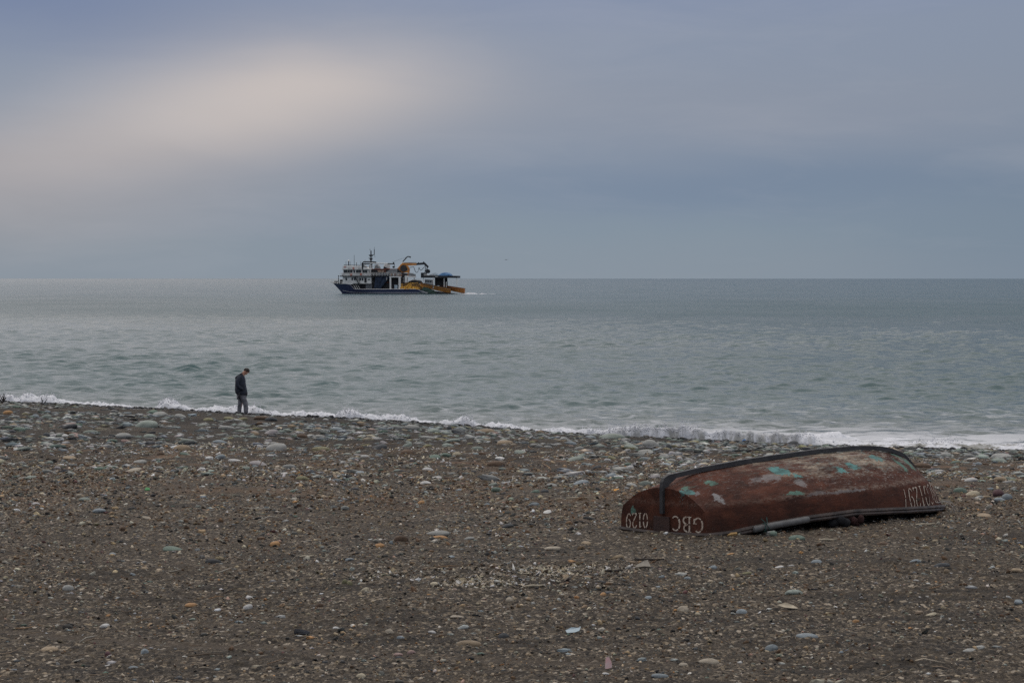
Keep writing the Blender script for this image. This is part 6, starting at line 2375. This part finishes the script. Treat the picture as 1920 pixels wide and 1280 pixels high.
def branch(name, px, row, segs, r, mat, label, cat):
    x_, y_, z_ = at(px, row)
    k = y_ / F_PX
    root = None
    mbx = MB()
    for pl in segs:
        pts_ = [(a * k, .05 * i * (1 if j_ % 2 else -1) * k * 10, b * k) for j_, (i, (a, b)) in enumerate(zip(range(len(pl)), pl))]
        mbx.tube(pts_, [r * (1 - .6 * i / max(1, len(pl) - 1)) for i in range(len(pl))], 5)
    o = mbx.build(name, mat, None)
    o.location = (x_, y_, z_ - .02)
    tag(o, label, cat)
    return o


branch('branch', 5, 755, [[(0, -2), (1, 6), (3, 14), (2, 19)], [(1, 5), (-3, 10), (-4, 16)], [(1, 4), (5, 9), (7, 12)], [(-1, 2), (-5, 7), (-8, 12)], [(2, 9), (-1, 14)], [(0, 0), (-3, 4)]], .035, twig,
       'dark branched driftwood bush standing on the crest at the left edge', 'driftwood')
branch('branch', 81, 757, [[(0, -2), (-2, 6), (-4, 13)], [(0, -1), (4, 5), (8, 12)], [(-2, 6), (0, 9)]], .022, twig,
       'dark forked twig sticking up on the crest against the foam', 'twig')
branch('branch', 138, 761, [[(0, -2), (0, 3), (-1, 7)], [(0, 1), (2, 5)], [(0, 1), (-3, 4)]], .016, twig,
       'short dark twig on the crest, right of the forked one', 'twig')
for i, (px, row, segs, lab) in enumerate((
        (1767, 893, [[(0, -1), (1, 5), (2, 12)]], 'upright pale stalk nearest the boat bow'),
        (1781, 889, [[(0, -1), (2, 4), (0, 8)]], 'short hooked pale stalk right of the upright stalk by the bow'),
        (1801, 892, [[(0, -1), (5, 4), (11, 9)]], 'slanting pale stalk farthest right of those by the boat bow'),
        (1741, 896, [[(0, -1), (1, 4), (-1, 8)]], 'small thin pale stalk just behind the boat bow'),
        (1661, 1003, [[(0, -1), (-2, 5), (-4, 9)]], 'thin curved pale stalk standing in front of the boat bow'))):
    branch('stalk', px, row, segs, .0065, dry, lab, 'stalk')
rg_ = random.Random(5)
segs = []
for k in range(26):
    a = rg_.uniform(-8, 8)
    segs.append([(a * .6, -1), (a * .8 + rg_.uniform(-1, 1), rg_.uniform(3, 6)), (a + rg_.uniform(-4, 4), rg_.uniform(4, 12))])
branch('dry_plant', 1103, 893, segs, .011, material('dry_brown_plant', (.20, .125, .07), .9, scale=12),
       'dry brown tuft of plant standing among the cobbles left of the boat', 'plant')
for (px, row, L__, th_, lab) in ((1085, 935, 46, .1, 'long thin grey driftwood stick lying left of the boat stern'),
                                 (1052, 971, 12, -.5, 'short pale driftwood stick near the black stone left of the boat'),
                                 (1003, 1101, 36, .12, 'pale curved driftwood stick lying beside the pale crumbs'),
                                 (1215, 1052, 60, -.05, 'long dark driftwood stick lying behind the pale crumbs'),
                                 (1148, 1073, 40, .1, 'dark driftwood stick lying across the right end of the pale crumbs'),
                                 (1552, 1014, 34, .02, 'pale driftwood stick lying in front of the boat middle'),
                                 (1735, 985, 38, .25, 'pale driftwood stick in front of the boat bow'),
                                 (575, 1045, 26, .3, 'thin white bent driftwood stick on the gravel at left centre')):
    x_, y_, z_ = at(px, row)
    k = y_ / F_PX
    mb = MB()
    dk = 'dark' in lab
    hl = L__ * k / 2
    mb.tube([(-hl, -hl * math.tan(th_) * 1.5, .012), (-.2 * hl, .05 * hl, .016), (.4 * hl, .1 * hl, .012), (hl, hl * math.tan(th_) * 1.5, .02)], [.008, .012, .011, .006], 6)
    o = mb.build('driftwood_stick', twig if dk else dry, None)
    o.location = (x_, y_, z_)
    tag(o, lab, 'driftwood')
